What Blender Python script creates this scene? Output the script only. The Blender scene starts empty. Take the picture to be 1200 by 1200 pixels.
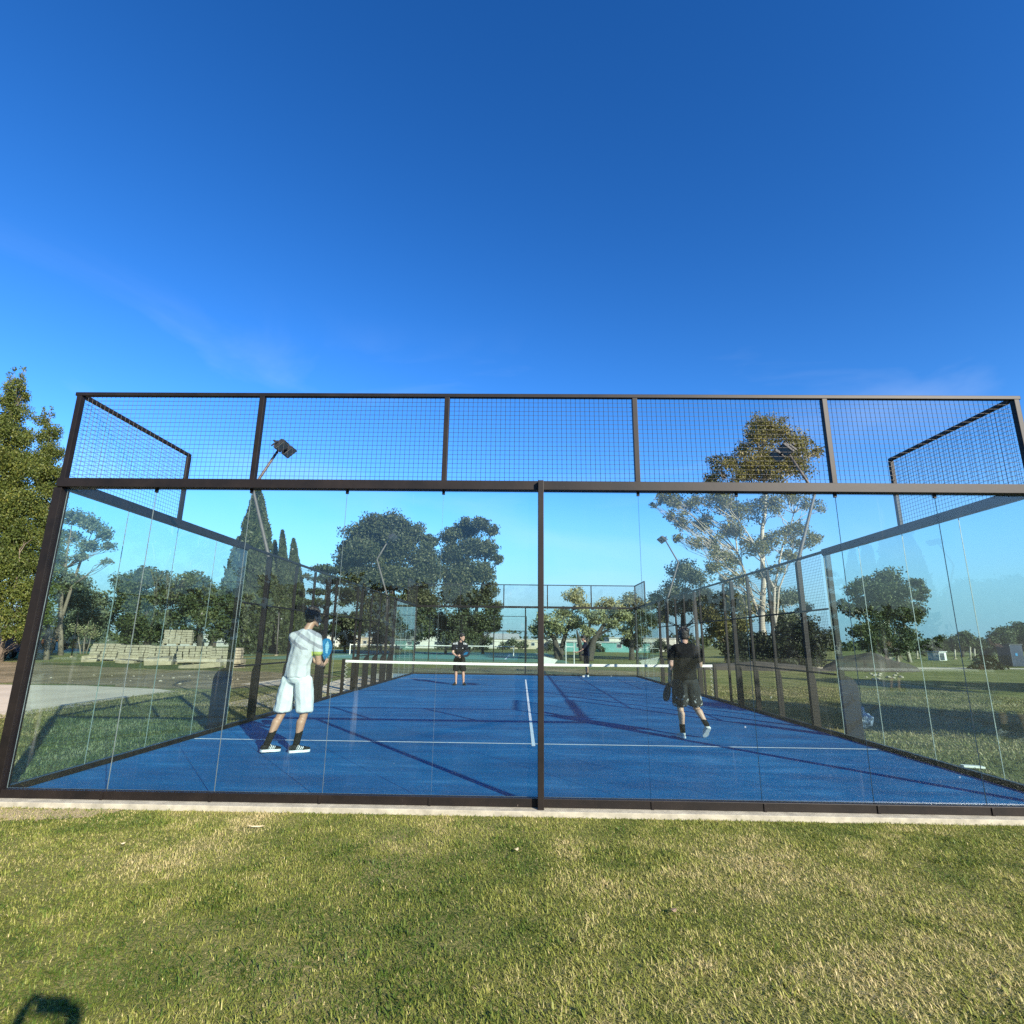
import bpy, bmesh, math, random
import numpy as np
from mathutils import Vector, Matrix, noise

random.seed(7); rng = np.random.default_rng(7)
scene = bpy.context.scene
COL = scene.collection
PI = math.pi

# ------------------------------------------------------------------ camera numbers (solved from the court's known size)
F_PX = 645.565; PITCH = 0.2319; YAW = -0.0191; ROLL = 0.0123
CAM = np.array([4.8137, -5.4823, 1.4317])
_sp, _cp, _s, _c = math.sin(PITCH), math.cos(PITCH), math.sin(YAW), math.cos(YAW)
FW = np.array([_s*_cp, _c*_cp, _sp]); _r = np.array([_c, -_s, 0.0]); _u = np.cross(_r, FW)
RR = _r*math.cos(ROLL) + _u*math.sin(ROLL); UU = -_r*math.sin(ROLL) + _u*math.cos(ROLL)
def ray(x, y): return FW + RR*(x-600)/F_PX + UU*(600-y)/F_PX
def at(x, y, Y):
    d = ray(x, y); t = (Y-CAM[1])/d[1]; return CAM + d*t

GZ = -0.06      # lawn level
SUN = Vector((0.594*math.cos(math.radians(24.1)), -0.804*math.cos(math.radians(24.1)), math.sin(math.radians(24.1)))).normalized()

# ------------------------------------------------------------------ tagging
def tag(o, label=None, cat=None, group=None, kind=None):
    if label: o['label'] = label
    if cat: o['category'] = cat
    if group: o['group'] = group
    if kind: o['kind'] = kind
    return o
def empty(name, loc=(0, 0, 0), rz=0, label=None, cat=None, group=None):
    o = bpy.data.objects.new(name, None); COL.objects.link(o)
    o.location = loc; o.rotation_euler = (0, 0, rz); o.empty_display_size = 0.2
    return tag(o, label, cat, group)
def kids(o): return [c for c in bpy.data.objects if c.parent == o]
def copy_tree(o, parent=None):
    c = o.copy(); COL.objects.link(c)
    if parent: c.parent = parent
    for ch in kids(o): copy_tree(ch, c)
    return c

# ------------------------------------------------------------------ materials
def newmat(name):
    m = bpy.data.materials.new(name); m.use_nodes = True
    nt = m.node_tree; return m, nt, nt.nodes['Principled BSDF'], nt.nodes['Material Output']
def N(nt, t, **kw):
    n = nt.nodes.new(t)
    for k, v in kw.items():
        if k in n.inputs: n.inputs[k].default_value = v
        else: setattr(n, k, v)
    return n
def ramp(nt, fac, stops):
    r = nt.nodes.new('ShaderNodeValToRGB'); e = r.color_ramp.elements
    while len(e) < len(stops): e.new(0.5)
    for i, (p, c) in enumerate(stops):
        e[i].position = p; e[i].color = (*c, 1)
    nt.links.new(fac, r.inputs['Fac']); return r.outputs['Color']
def coords(nt, kind='Object'):
    return nt.nodes.new('ShaderNodeTexCoord').outputs[kind]
def noise_fac(nt, vec, scale, detail=4, rough=0.6):
    n = N(nt, 'ShaderNodeTexNoise', Scale=scale, Detail=detail, Roughness=rough)
    nt.links.new(vec, n.inputs['Vector']); return n.outputs['Fac']
def mixc(nt, fac, a, b, mode='MIX'):
    m = nt.nodes.new('ShaderNodeMix'); m.data_type = 'RGBA'; m.blend_type = mode
    for s, v in ((0, fac), (6, a), (7, b)):
        if hasattr(v, 'is_output'): nt.links.new(v, m.inputs[s])
        else: m.inputs[s].default_value = v if s == 0 else (*v, 1)
    return m.outputs[2]
def bump(nt, bs, h, strength=0.3, dist=0.02):
    b = N(nt, 'ShaderNodeBump', Strength=strength, Distance=dist)
    nt.links.new(h, b.inputs['Height']); nt.links.new(b.outputs['Normal'], bs.inputs['Normal'])

def simple(name, col, rough=0.6, var=0.18, scale=6, metal=0.0, bmp=0.0, col2=None):
    m, nt, bs, out = newmat(name)
    f = noise_fac(nt, coords(nt), scale, 5, 0.65)
    c2 = col2 or tuple(min(1, c*(1+var)) for c in col); c1 = tuple(c*(1-var) for c in col)
    nt.links.new(ramp(nt, f, [(0.3, c1), (0.7, c2)]), bs.inputs['Base Color'])
    bs.inputs['Roughness'].default_value = rough; bs.inputs['Metallic'].default_value = metal
    if bmp: bump(nt, bs, f, bmp)
    return m

M = {}
# dark brown painted steel with chipped patches
def steel():
    m, nt, bs, out = newmat('brown_steel')
    v = coords(nt)
    f = noise_fac(nt, v, 3, 6, 0.7)
    g = noise_fac(nt, v, 35, 4, 0.6)
    base = ramp(nt, f, [(0.3, (0.0045, 0.0036, 0.0032)), (0.7, (0.014, 0.010, 0.0078))])
    chip = ramp(nt, noise_fac(nt, v, 11, 6, 0.75), [(0.69, (0, 0, 0)), (0.72, (1, 1, 1))])
    nt.links.new(mixc(nt, chip, base, (0.10, 0.082, 0.07)), bs.inputs['Base Color'])
    bs.inputs['Roughness'].default_value = 0.5; bs.inputs['Specular IOR Level'].default_value = 0.22
    bump(nt, bs, g, 0.08, 0.004)
    return m
M['steel'] = steel()
M['wire'] = simple('dark_wire', (0.006, 0.006, 0.007), 0.6, 0.1)
M['lamp_body'] = simple('lamp_black', (0.010, 0.010, 0.012), 0.6, 0.1)
M['lamp_lens'] = simple('lamp_lens', (0.10, 0.11, 0.10), 0.25, 0.3, 40)
M['galv'] = simple('galvanised', (0.07, 0.06, 0.05), 0.6, 0.25, 10)

def glass_mat():
    m, nt, bs, out = newmat('court_glass'); nt.nodes.remove(bs)
    geo = nt.nodes.new('ShaderNodeNewGeometry')
    ior = N(nt, 'ShaderNodeMapRange'); ior.inputs[3].default_value = 1.39; ior.inputs[4].default_value = 1/1.39
    nt.links.new(geo.outputs['Backfacing'], ior.inputs[0])
    fr = nt.nodes.new('ShaderNodeFresnel'); nt.links.new(ior.outputs[0], fr.inputs['IOR'])
    tr = N(nt, 'ShaderNodeBsdfTransparent'); tr.inputs['Color'].default_value = (0.885, 0.955, 0.950, 1)
    gl = N(nt, 'ShaderNodeBsdfGlossy', Roughness=0.0); gl.inputs['Color'].default_value = (1, 1, 1, 1)
    # dried water and dust: thin, streaky, heavier near the foot of the pane
    pos = geo.outputs['Position']
    mp = N(nt, 'ShaderNodeMapping'); mp.inputs['Scale'].default_value = (1, 1, 0.35)
    nt.links.new(pos, mp.inputs['Vector'])
    n1 = noise_fac(nt, mp.outputs[0], 3.5, 6, 0.7)
    d = N(nt, 'ShaderNodeMapRange'); d.inputs[1].default_value = 0.35; d.inputs[2].default_value = 0.80
    d.inputs[3].default_value = 0.0003; d.inputs[4].default_value = 0.006
    nt.links.new(n1, d.inputs[0])
    vo = N(nt, 'ShaderNodeTexVoronoi', Scale=2.8); nt.links.new(pos, vo.inputs['Vector'])
    sp = N(nt, 'ShaderNodeMapRange'); sp.inputs[1].default_value = 0.030; sp.inputs[2].default_value = 0.014
    sp.inputs[3].default_value = 0.0; sp.inputs[4].default_value = 0.22
    nt.links.new(vo.outputs['Distance'], sp.inputs[0])
    add = N(nt, 'ShaderNodeMath', operation='ADD'); nt.links.new(d.outputs[0], add.inputs[0]); nt.links.new(sp.outputs[0], add.inputs[1])
    mp2 = N(nt, 'ShaderNodeMapping'); mp2.inputs['Scale'].default_value = (5, 5, 0.35); nt.links.new(pos, mp2.inputs['Vector'])
    st = N(nt, 'ShaderNodeMapRange'); st.inputs[1].default_value = 0.64; st.inputs[2].default_value = 0.76; st.inputs[3].default_value = 0; st.inputs[4].default_value = 0.05
    nt.links.new(noise_fac(nt, mp2.outputs[0], 1.4, 5, 0.6), st.inputs[0])
    add2 = N(nt, 'ShaderNodeMath', operation='ADD'); nt.links.new(add.outputs[0], add2.inputs[0]); nt.links.new(st.outputs[0], add2.inputs[1]); add = add2
    df = N(nt, 'ShaderNodeBsdfDiffuse'); df.inputs['Color'].default_value = (0.62, 0.63, 0.60, 1)
    m1 = nt.nodes.new('ShaderNodeMixShader'); nt.links.new(add.outputs[0], m1.inputs[0])
    nt.links.new(tr.outputs[0], m1.inputs[1]); nt.links.new(df.outputs[0], m1.inputs[2])
    m2 = nt.nodes.new('ShaderNodeMixShader'); nt.links.new(fr.outputs[0], m2.inputs[0])
    nt.links.new(m1.outputs[0], m2.inputs[1]); nt.links.new(gl.outputs[0], m2.inputs[2])
    nt.links.new(m2.outputs[0], out.inputs['Surface'])
    return m
M['glass'] = glass_mat()
M['glass_edge'] = simple('glass_edge', (0.15, 0.175, 0.168), 0.4, 0.5, 5)

def turf():
    m, nt, bs, out = newmat('blue_turf')
    v = coords(nt)
    mp = N(nt, 'ShaderNodeMapping'); mp.inputs['Scale'].default_value = (0.35, 1.6, 1); nt.links.new(v, mp.inputs['Vector'])
    a = noise_fac(nt, mp.outputs[0], 1.3, 9, 0.72); b = noise_fac(nt, v, 60, 4, 0.75); c = noise_fac(nt, v, 0.6, 3, 0.5)
    base = ramp(nt, a, [(0.36, (0.001, 0.056, 0.158)), (0.50, (0.003, 0.104, 0.255)), (0.64, (0.010, 0.170, 0.360))])
    bb = ramp(nt, b, [(0.35, (0, 0, 0)), (0.65, (0.8, 0.8, 0.8))]); base = mixc(nt, bb, base, (0.003, 0.042, 0.14))
    sand = ramp(nt, a, [(0.55, (0, 0, 0)), (0.74, (1, 1, 1))])
    sm = N(nt, 'ShaderNodeMath', operation='MULTIPLY'); sm.inputs[1].default_value = 0.5; nt.links.new(sand, sm.inputs[0])
    base = mixc(nt, sm.outputs[0], base, (0.08, 0.17, 0.33))
    spk = ramp(nt, noise_fac(nt, v, 22, 5, 0.7), [(0.64, (0, 0, 0)), (0.70, (1, 1, 1))])
    sm2 = N(nt, 'ShaderNodeMath', operation='MULTIPLY'); sm2.inputs[1].default_value = 0.5; nt.links.new(spk, sm2.inputs[0])
    base = mixc(nt, sm2.outputs[0], base, (0.22, 0.30, 0.42))
    mp3 = N(nt, 'ShaderNodeMapping'); mp3.inputs['Rotation'].default_value = (0, 0, 0.5); mp3.inputs['Scale'].default_value = (0.8, 7, 1); nt.links.new(v, mp3.inputs['Vector'])
    scf = ramp(nt, noise_fac(nt, mp3.outputs[0], 1.6, 7, 0.75), [(0.60, (0, 0, 0)), (0.68, (0.45, 0.45, 0.45))])
    base = mixc(nt, scf, base, (0.06, 0.17, 0.33))
    drk = ramp(nt, noise_fac(nt, v, 0.45, 4, 0.6), [(0.36, (0.55, 0.55, 0.55)), (0.52, (0, 0, 0))])
    base = mixc(nt, drk, base, (0.003, 0.062, 0.165))
    nt.links.new(base, bs.inputs['Base Color']); bs.inputs['Roughness'].default_value = 0.85
    bs.inputs['Specular IOR Level'].default_value = 0.2
    bump(nt, bs, b, 0.6, 0.01)
    return m
M['turf'] = turf()
M['line'] = simple('line_paint', (0.50, 0.52, 0.54), 0.8, 0.12, 20)
M['concrete'] = simple('concrete', (0.285, 0.262, 0.20), 0.9, 0.30, 7, bmp=0.3)
M['path'] = simple('path_concrete', (0.46, 0.365, 0.245), 0.92, 0.16, 0.9, bmp=0.15)

def ground_mat(name, stops, scales=(0.35, 3.0, 45.0), w=(0.45, 0.3)):
    m, nt, bs, out = newmat(name); v = coords(nt)
    a = noise_fac(nt, v, scales[0], 5, 0.6); b = noise_fac(nt, v, scales[1], 5, 0.65); c = noise_fac(nt, v, scales[2], 4, 0.7)
    s1 = N(nt, 'ShaderNodeMix'); s1.data_type = 'FLOAT'; s1.inputs[0].default_value = w[0]
    nt.links.new(a, s1.inputs[2]); nt.links.new(b, s1.inputs[3])
    s2 = N(nt, 'ShaderNodeMix'); s2.data_type = 'FLOAT'; s2.inputs[0].default_value = w[1]
    nt.links.new(s1.outputs[0], s2.inputs[2]); nt.links.new(c, s2.inputs[3])
    nt.links.new(ramp(nt, s2.outputs[0], stops), bs.inputs['Base Color'])
    bs.inputs['Roughness'].default_value = 0.95; bs.inputs['Specular IOR Level'].default_value = 0.1
    bump(nt, bs, c, 0.7, 0.03)
    return m
M['lawn'] = ground_mat('lawn_soil', [(0.34, (0.045, 0.058, 0.014)), (0.46, (0.105, 0.115, 0.030)), (0.55, (0.175, 0.165, 0.055)), (0.68, (0.27, 0.22, 0.11))])
M['dirt'] = ground_mat('bare_dirt', [(0.36, (0.070, 0.052, 0.024)), (0.47, (0.15, 0.115, 0.058)), (0.56, (0.25, 0.185, 0.10)), (0.66, (0.40, 0.31, 0.19))], (0.5, 2.2, 30))
M['dry'] = ground_mat('dry_soil', [(0.36, (0.20, 0.15, 0.08)), (0.62, (0.42, 0.34, 0.21))], (0.8, 4, 50))
M['weeds'] = ground_mat('weed_green', [(0.36, (0.03, 0.045, 0.012)), (0.64, (0.085, 0.10, 0.03))], (0.8, 4, 30))
M['teal'] = simple('tennis_teal', (0.055, 0.19, 0.17), 0.85, 0.15, 0.5)
M['teal2'] = simple('tennis_green', (0.07, 0.15, 0.085), 0.85, 0.15, 0.5)

def leaf_mat(name, dark, mid, light, trans=0.22):
    m, nt, bs, out = newmat(name)
    at_ = nt.nodes.new('ShaderNodeAttribute'); at_.attribute_name = 'tint'
    c = ramp(nt, at_.outputs['Fac'], [(0.0, dark), (0.55, mid), (1.0, light)])
    nt.links.new(c, bs.inputs['Base Color']); bs.inputs['Roughness'].default_value = 0.55
    bs.inputs['Specular IOR Level'].default_value = 0.25
    t = nt.nodes.new('ShaderNodeBsdfTranslucent'); nt.links.new(c, t.inputs['Color'])
    mx = nt.nodes.new('ShaderNodeMixShader'); mx.inputs[0].default_value = trans
    nt.links.new(bs.outputs[0], mx.inputs[1]); nt.links.new(t.outputs[0], mx.inputs[2])
    nt.links.new(mx.outputs[0], out.inputs['Surface'])
    return m
M['leaf_gold'] = leaf_mat('leaf_gold', (0.025, 0.042, 0.009), (0.072, 0.094, 0.017), (0.165, 0.160, 0.030))
M['leaf_cyp'] = leaf_mat('leaf_cypress', (0.015, 0.026, 0.009), (0.042, 0.058, 0.021), (0.095, 0.105, 0.042))
M['leaf_dark'] = leaf_mat('leaf_dark', (0.018, 0.029, 0.010), (0.055, 0.070, 0.023), (0.13, 0.13, 0.05))
M['leaf_shrub'] = leaf_mat('leaf_shrub', (0.008, 0.013, 0.005), (0.022, 0.030, 0.011), (0.06, 0.062, 0.026), 0.12)
M['leaf_pine'] = leaf_mat('leaf_pine', (0.018, 0.028, 0.011), (0.055, 0.066, 0.026), (0.125, 0.125, 0.055))
M['leaf_euc'] = leaf_mat('leaf_eucalypt', (0.06, 0.070, 0.020), (0.150, 0.142, 0.042), (0.27, 0.225, 0.085), 0.36)
M['leaf_pale'] = leaf_mat('leaf_pale', (0.12, 0.135, 0.05), (0.31, 0.30, 0.14), (0.52, 0.47, 0.25), 0.4)
M['leaf_grey'] = leaf_mat('leaf_grey', (0.05, 0.068, 0.035), (0.11, 0.13, 0.07), (0.20, 0.21, 0.12))
M['blade'] = leaf_mat('grass_blade', (0.080, 0.128, 0.018), (0.290, 0.300, 0.062), (0.58, 0.475, 0.235), 0.40)
M['blade_dull'] = leaf_mat('grass_blade_dull', (0.070, 0.085, 0.022), (0.185, 0.178, 0.060), (0.34, 0.275, 0.14), 0.33)
M['bark_dark'] = simple('bark_dark', (0.045, 0.035, 0.026), 0.9, 0.35, 4, bmp=0.4)
M['bark_brown'] = simple('bark_brown', (0.15, 0.115, 0.08), 0.9, 0.3, 4, bmp=0.4)
M['bark_white'] = simple('bark_white', (0.33, 0.285, 0.22), 0.8, 0.22, 2.2, bmp=0.2)

def cloth(name, col, var=0.1, rough=0.85, scale=12):
    m = simple(name, col, rough, var, scale, bmp=0.15); m.node_tree.nodes['Principled BSDF'].inputs['Specular IOR Level'].default_value = 0.12; return m

# ------------------------------------------------------------------ mesh builder
class MB:
    def __init__(s): s.v = []; s.f = []; s.mi = []
    def add(s, vs, fs, mi=0):
        o = len(s.v); s.v += [tuple(map(float, p)) for p in vs]
        for f in fs: s.f.append(tuple(i+o for i in f)); s.mi.append(mi)
    def box(s, a, b, mi=0, side_mi=None):
        (x0, y0, z0), (x1, y1, z1) = a, b
        vs = [(x0, y0, z0), (x1, y0, z0), (x1, y1, z0), (x0, y1, z0), (x0, y0, z1), (x1, y0, z1), (x1, y1, z1), (x0, y1, z1)]
        s.add(vs, [(3, 2, 1, 0), (4, 5, 6, 7), (0, 1, 5, 4), (1, 2, 6, 5), (2, 3, 7, 6), (3, 0, 4, 7)], mi)
    def bbox(s, a, b, c=0.004, mi=0):
        """box with chamfered vertical and horizontal edges"""
        bm = bmesh.new(); bmesh.ops.create_cube(bm, size=1)
        for v in bm.verts:
            v.co = Vector([(a[i]+b[i])/2 + v.co[i]*(b[i]-a[i]) for i in range(3)])
        bmesh.ops.bevel(bm, geom=bm.edges[:], offset=c, segments=2, affect='EDGES', profile=0.6)
        s.bm(bm, mi)
    def bm(s, bm, mi=0, mat=None):
        bm.verts.index_update()
        s.add([(mat @ v.co) if mat else v.co for v in bm.verts], [[v.index for v in f.verts] for f in bm.faces], mi); bm.free()
    def obox(s, c, size, R=None, mi=0, bev=0.0):
        bm = bmesh.new(); bmesh.ops.create_cube(bm, size=1)
        for v in bm.verts: v.co = Vector([v.co[i]*size[i] for i in range(3)])
        if bev: bmesh.ops.bevel(bm, geom=bm.edges[:], offset=bev, segments=2, affect='EDGES', profile=0.6)
        mt = Matrix.Translation(Vector(c)) @ (R.to_4x4() if R else Matrix.Identity(4))
        s.bm(bm, mi, mt)
    def tube(s, pts, rad, n=8, mi=0, caps=True, sq=False):
        pts = [Vector(p) for p in pts]; k = len(pts)
        rads = rad if hasattr(rad, '__len__') else [rad]*k
        ref = None; rings = []
        for i, p in enumerate(pts):
            d = (pts[min(i+1, k-1)] - pts[max(i-1, 0)]).normalized()
            if ref is None:
                ref = d.orthogonal().normalized() if abs(d.z) < 0.99 else Vector((1, 0, 0))
            ref = (ref - d*ref.dot(d)); ref = ref.normalized() if ref.length > 1e-6 else d.orthogonal().normalized()
            b = d.cross(ref)
            rings.append([p + (ref*math.cos(2*PI*j/n) + b*math.sin(2*PI*j/n))*rads[i] for j in range(n)])
        vs = [q for r in rings for q in r]; fs = []
        for i in range(k-1):
            for j in range(n):
                fs.append((i*n+j, i*n+(j+1) % n, (i+1)*n+(j+1) % n, (i+1)*n+j))
        if caps: fs.append(tuple(range(n-1, -1, -1))); fs.append(tuple((k-1)*n+j for j in range(n)))
        s.add(vs, fs, mi)
    def prism(s, poly, z0, z1, mi=0):
        n = len(poly)
        vs = [(x, y, z0) for x, y in poly] + [(x, y, z1) for x, y in poly]
        s.add(vs, [tuple(range(n-1, -1, -1)), tuple(range(n, 2*n))] + [(i, (i+1) % n, n+(i+1) % n, n+i) for i in range(n)], mi)
    def build(s, name, mats, parent=None, smooth=False, origin=None):
        me = bpy.data.meshes.new(name)
        vs = s.v
        if origin is not None:
            vs = [(x-origin[0], y-origin[1], z-origin[2]) for x, y, z in s.v]
        me.from_pydata(vs, [], s.f)
        for m in (mats if isinstance(mats, (list, tuple)) else [mats]): me.materials.append(m)
        me.polygons.foreach_set('material_index', s.mi)
        if smooth: me.polygons.foreach_set('use_smooth', [True]*len(s.f))
        me.update()
        o = bpy.data.objects.new(name, me); COL.objects.link(o)
        if parent: o.parent = parent
        if origin is not None: o.location = origin
        return o

def quads(name, V, tint, mat, parent=None, per=4):
    """V: (n*per,3) vertices, one polygon of `per` corners each"""
    V = np.asarray(V, np.float32); n = len(V)//per
    me = bpy.data.meshes.new(name)
    me.vertices.add(len(V)); me.vertices.foreach_set('co', V.ravel())
    me.loops.add(n*per); me.loops.foreach_set('vertex_index', np.arange(n*per, dtype=np.int32))
    me.polygons.add(n); me.polygons.foreach_set('loop_start', np.arange(0, n*per, per, dtype=np.int32))
    me.polygons.foreach_set('loop_total', np.full(n, per, np.int32))
    a = me.attributes.new('tint', 'FLOAT', 'FACE'); a.data.foreach_set('value', np.asarray(tint, np.float32))
    me.materials.append(mat); me.update(calc_edges=True)
    o = bpy.data.objects.new(name, me); COL.objects.link(o)
    if parent: o.parent = parent
    return o

def sheet(name, poly, z, mat, kind='structure'):
    """flat ground polygon with subdivided wobbly rim"""
    m = MB(); n = len(poly)
    m.add([(x, y, z) for x, y in poly], [tuple(range(n))])
    return tag(m.build(name, mat), kind=kind)
def wobble(poly, step, amp, seed):
    r = random.Random(seed); out = []
    for i in range(len(poly)):
        a, b = Vector(poly[i]), Vector(poly[(i+1) % len(poly)])
        k = max(1, int((b-a).length/step)); nrm = Vector((-(b-a).y, (b-a).x)).normalized()
        for j in range(k):
            out.append(tuple(a.lerp(b, j/k) + nrm*r.uniform(-amp, amp)))
    return out

# ================================================================== SETTING
sheet('ground', [(-700, -120), (700, -120), (700, 900), (-700, 900)], GZ, M['lawn'])
m = MB(); m.box((0, 0, -0.05), (10, 20, 0.0)); tag(m.build('court_surface', M['turf']), kind='structure')
# concrete ring beam around the turf
m = MB()
m.bbox((-0.16, -0.17, -0.3), (10.16, -0.003, -0.012), 0.006); m.bbox((-0.16, 20.003, -0.3), (10.16, 20.17, -0.012), 0.006)
m.bbox((-0.16, 0.0, -0.3), (-0.003, 20.0, -0.014), 0.006); m.bbox((10.003, 0.0, -0.3), (10.16, 20.0, -0.014), 0.006)
tag(m.build('kerb', M['concrete']), kind='structure')
m = MB()
for x0, y0, x1, y1 in [(0.05, 3.02, 9.95, 3.07), (0.05, 16.93, 9.95, 16.98), (4.975, 2.87, 5.025, 3.02), (4.975, 3.07, 5.025, 16.93), (4.975, 16.98, 5.025, 17.13)]:
    m.add([(x0, y0, 0.004), (x1, y0, 0.004), (x1, y1, 0.004), (x0, y1, 0.004)], [(0, 1, 2, 3)])
tag(m.build('court_markings', M['line']), kind='structure')

# left: concrete yard, bare dirt, strip path along the fence
sheet('path_yard', [(-40, -2), (-9, 0.5), (-5.6, 3.2), (-4.75, 5.2), (-4.85, 6.9), (-5.15, 9.2), (-4.9, 10.8), (-6.0, 11.5), (-8.9, 12.3), (-11, 12.2), (-40, 12.2)], GZ+0.012, M['path'])
sheet('path_strip', wobble([(-2.1, 7.6), (-0.17, 7.3), (-0.17, 21.5), (-1.6, 21.5), (-2.2, 16), (-1.7, 13), (-2.2, 11)], 0.8, 0.10, 3), GZ+0.012, M['path'])
sheet('path_patch', wobble([(-4.6, 13.6), (-3.2, 13.2), (-3.1, 15.6), (-4.4, 16.3)], 0.5, 0.10, 5), GZ+0.012, M['path'])
sheet('dirt_ground', wobble([(-60, 12.8), (-9, 12.9), (-6.2, 11.9), (-3.4, 12.2), (-2.6, 14), (-3, 19), (-9, 21.5), (-14, 22), (-20, 27), (-60, 31)], 0.7, 0.45, 11), GZ+0.006, M['dirt'])
sheet('dry_soil_patch', wobble([(0.3, -0.46), (0.8, -0.50), (1.1, -0.42), (1.3, -0.2), (0.0, -0.2), (0.1, -0.36)], 0.07, 0.05, 8), GZ+0.006, M['dry'])
sheet('weed_patch', wobble([(-22, 25.6), (-14, 22.6), (-9.5, 21.9), (-9.8, 24), (-20, 29.2)], 0.6, 0.35, 9), GZ+0.011, M['weeds'])
# right: pale gravel track in the distance
sheet('track_path', wobble([(22, 33), (40, 36.2), (120, 38), (120, 41), (40, 39), (22, 36)], 3, 0.5, 4), GZ+0.012, M['path'])
sheet('dirt_mid', wobble([(-2, 21.5), (11, 21.3), (14, 24), (6, 30), (-3, 26)], 0.8, 0.4, 14), GZ+0.006, M['dirt'])
# tennis courts
sheet('tennis_surround_court', [(-17, 38), (8.5, 38), (8.5, 76), (-17, 76)], GZ+0.008, M['teal2'])
sheet('tennis_surround_court', [(-52, 46), (-20, 46), (-20, 84), (-52, 84)], GZ+0.008, M['teal2'])
sheet('tennis_court', [(-13.5, 43), (4.5, 43), (4.5, 68), (-13.5, 68)], GZ+0.014, M['teal'])
sheet('tennis_court', [(-48, 51), (-24, 51), (-24, 79), (-48, 79)], GZ+0.014, M['teal'])
m = MB()
for x0, y0, x1, y1 in [(-12.5, 44, 3.5, 44.12), (-12.5, 66.9, 3.5, 67), (-12.5, 44.12, -12.35, 66.9), (3.35, 44.12, 3.5, 66.9), (-12.35, 49, 3.35, 49.1)]:
    m.add([(x0, y0, GZ+.02), (x1, y0, GZ+.02), (x1, y1, GZ+.02), (x0, y1, GZ+.02)], [(0, 1, 2, 3)])
tag(m.build('tennis_markings', M['line']), kind='structure')

# ================================================================== PADEL COURT WALLS
def pane_mesh(L=0.997, H=2.87, T=0.008):
    m = MB()
    m.add([(0, 0, 0), (L, 0, 0), (L, T, 0), (0, T, 0), (0, 0, H), (L, 0, H), (L, T, H), (0, T, H)],
          [(3, 2, 1, 0), (4, 5, 6, 7), (1, 2, 6, 5), (3, 0, 4, 7)], 1)
    m.add([(0, 0, 0), (L, 0, 0), (L, T, 0), (0, T, 0), (0, 0, H), (L, 0, H), (L, T, H), (0, T, H)],
          [(0, 1, 5, 4), (2, 3, 7, 6)], 0)
    return m
pane_proto = pane_mesh().build('glass_pane', [M['glass'], M['glass_edge']])
pane_used = [False]
def pane(parent, loc, rz=0):
    if not pane_used[0]: o = pane_proto; pane_used[0] = True
    else: o = pane_proto.copy(); COL.objects.link(o)
    o.parent = parent; o.location = loc; o.rotation_euler = (0, 0, rz); o.scale = (1, 1, 1); return o

def wires(m, L, H, sp=0.05, r=0.0021):
    """welded mesh in the local XZ plane"""
    nx = int(round(L/sp)); nz = int(round(H/sp))
    for i in range(1, nx):
        x = L*i/nx; m.tube([(x, 0, 0), (x, 0, H)], r, 4, caps=False)
    for k in range(1, nz):
        z = H*k/nz; m.tube([(0, 2*r, z), (L, 2*r, z)], r, 4, caps=False)
_wp = {}
def mesh_panel(parent, loc, L, H, rz=0, r=0.0021):
    key = (round(L, 3), round(H, 3))
    if key not in _wp:
        m = MB(); wires(m, L, H, r=r); o = m.build('mesh_panel', M['wire']); _wp[key] = o
    else:
        o = _wp[key].copy(); COL.objects.link(o)
    o.parent = parent; o.location = loc; o.rotation_euler = (0, 0, rz); return o
def bar(parent, name, a, b, c=0.004, mat='steel'):
    m = MB(); m.bbox(a, b, c); return m.build(name, M[mat], parent)

def end_wall(Y, sgn, label):
    """sgn -1: outside is -Y"""
    w = empty('glass_end_wall', (0, Y, 0), 0, label, 'glass wall')
    o = sgn
    def yy(a, b): return (min(o*a, o*b), max(o*a, o*b))
    y0, y1 = yy(-0.02, 0.06)
    bar(w, 'base_rail', (0.055, y0, -0.01), (9.945, y1, 0.062))
    y0, y1 = yy(-0.03, 0.07)
    bar(w, 'beam', (-0.02, y0, 2.945), (4.998, y1, 3.04)); bar(w, 'beam', (5.002, y0, 2.945), (10.02, y1, 3.04))
    y0, y1 = yy(0.062, 0.132)
    bar(w, 'centre_post', (4.972, y0, GZ-0.05), (5.028, y1, 3.03))
    y0, y1 = yy(-0.055, 0.055)
    for x in (-0.055, 9.945):
        bar(w, 'corner_post', (x+0.005, y0, -0.012), (x+0.09, y1, 2.943))
    y0, y1 = yy(-0.025, 0.035)
    for x in (0.0, 2, 4, 6, 8, 10.0):
        bar(w, 'mesh_post', (x-0.026, y0, 3.042), (x+0.026, y1, 3.98))
    y0, y1 = yy(-0.02, 0.03)
    bar(w, 'top_rail', (-0.05, y0, 3.982), (10.05, y1, 4.022))
    for i in range(10):
        x = i + 0.0015
        pn = pane(w, (x if i else 0.06, -0.006, 0.064))
        if i == 0 or i == 9: pn.scale = ((0.938/0.997), 1, 1)
    for i in range(5):
        mesh_panel(w, (2*i+0.03, 0.0, 3.047), 1.94, 0.935)
    # small clamp plates holding the panes at their foot and head
    for i in range(1, 10):
        if i == 5: continue
        y0, y1 = yy(0.062, 0.070)
        bar(w, 'clamp', (i-0.012, y0, -0.045), (i+0.012, y1, 0.055), 0.002)
        y0, y1 = yy(-0.012, 0.014)
        bar(w, 'clamp', (i-0.014, y0, 2.905), (i+0.014, y1, 2.943), 0.002)
    return w
wall_near = end_wall(0.0, -1, 'near glass end wall with tall mesh top and a post standing in front of its middle')
wall_far = end_wall(20.0, 1, 'far glass end wall closing the blue court behind the distant players')

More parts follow.
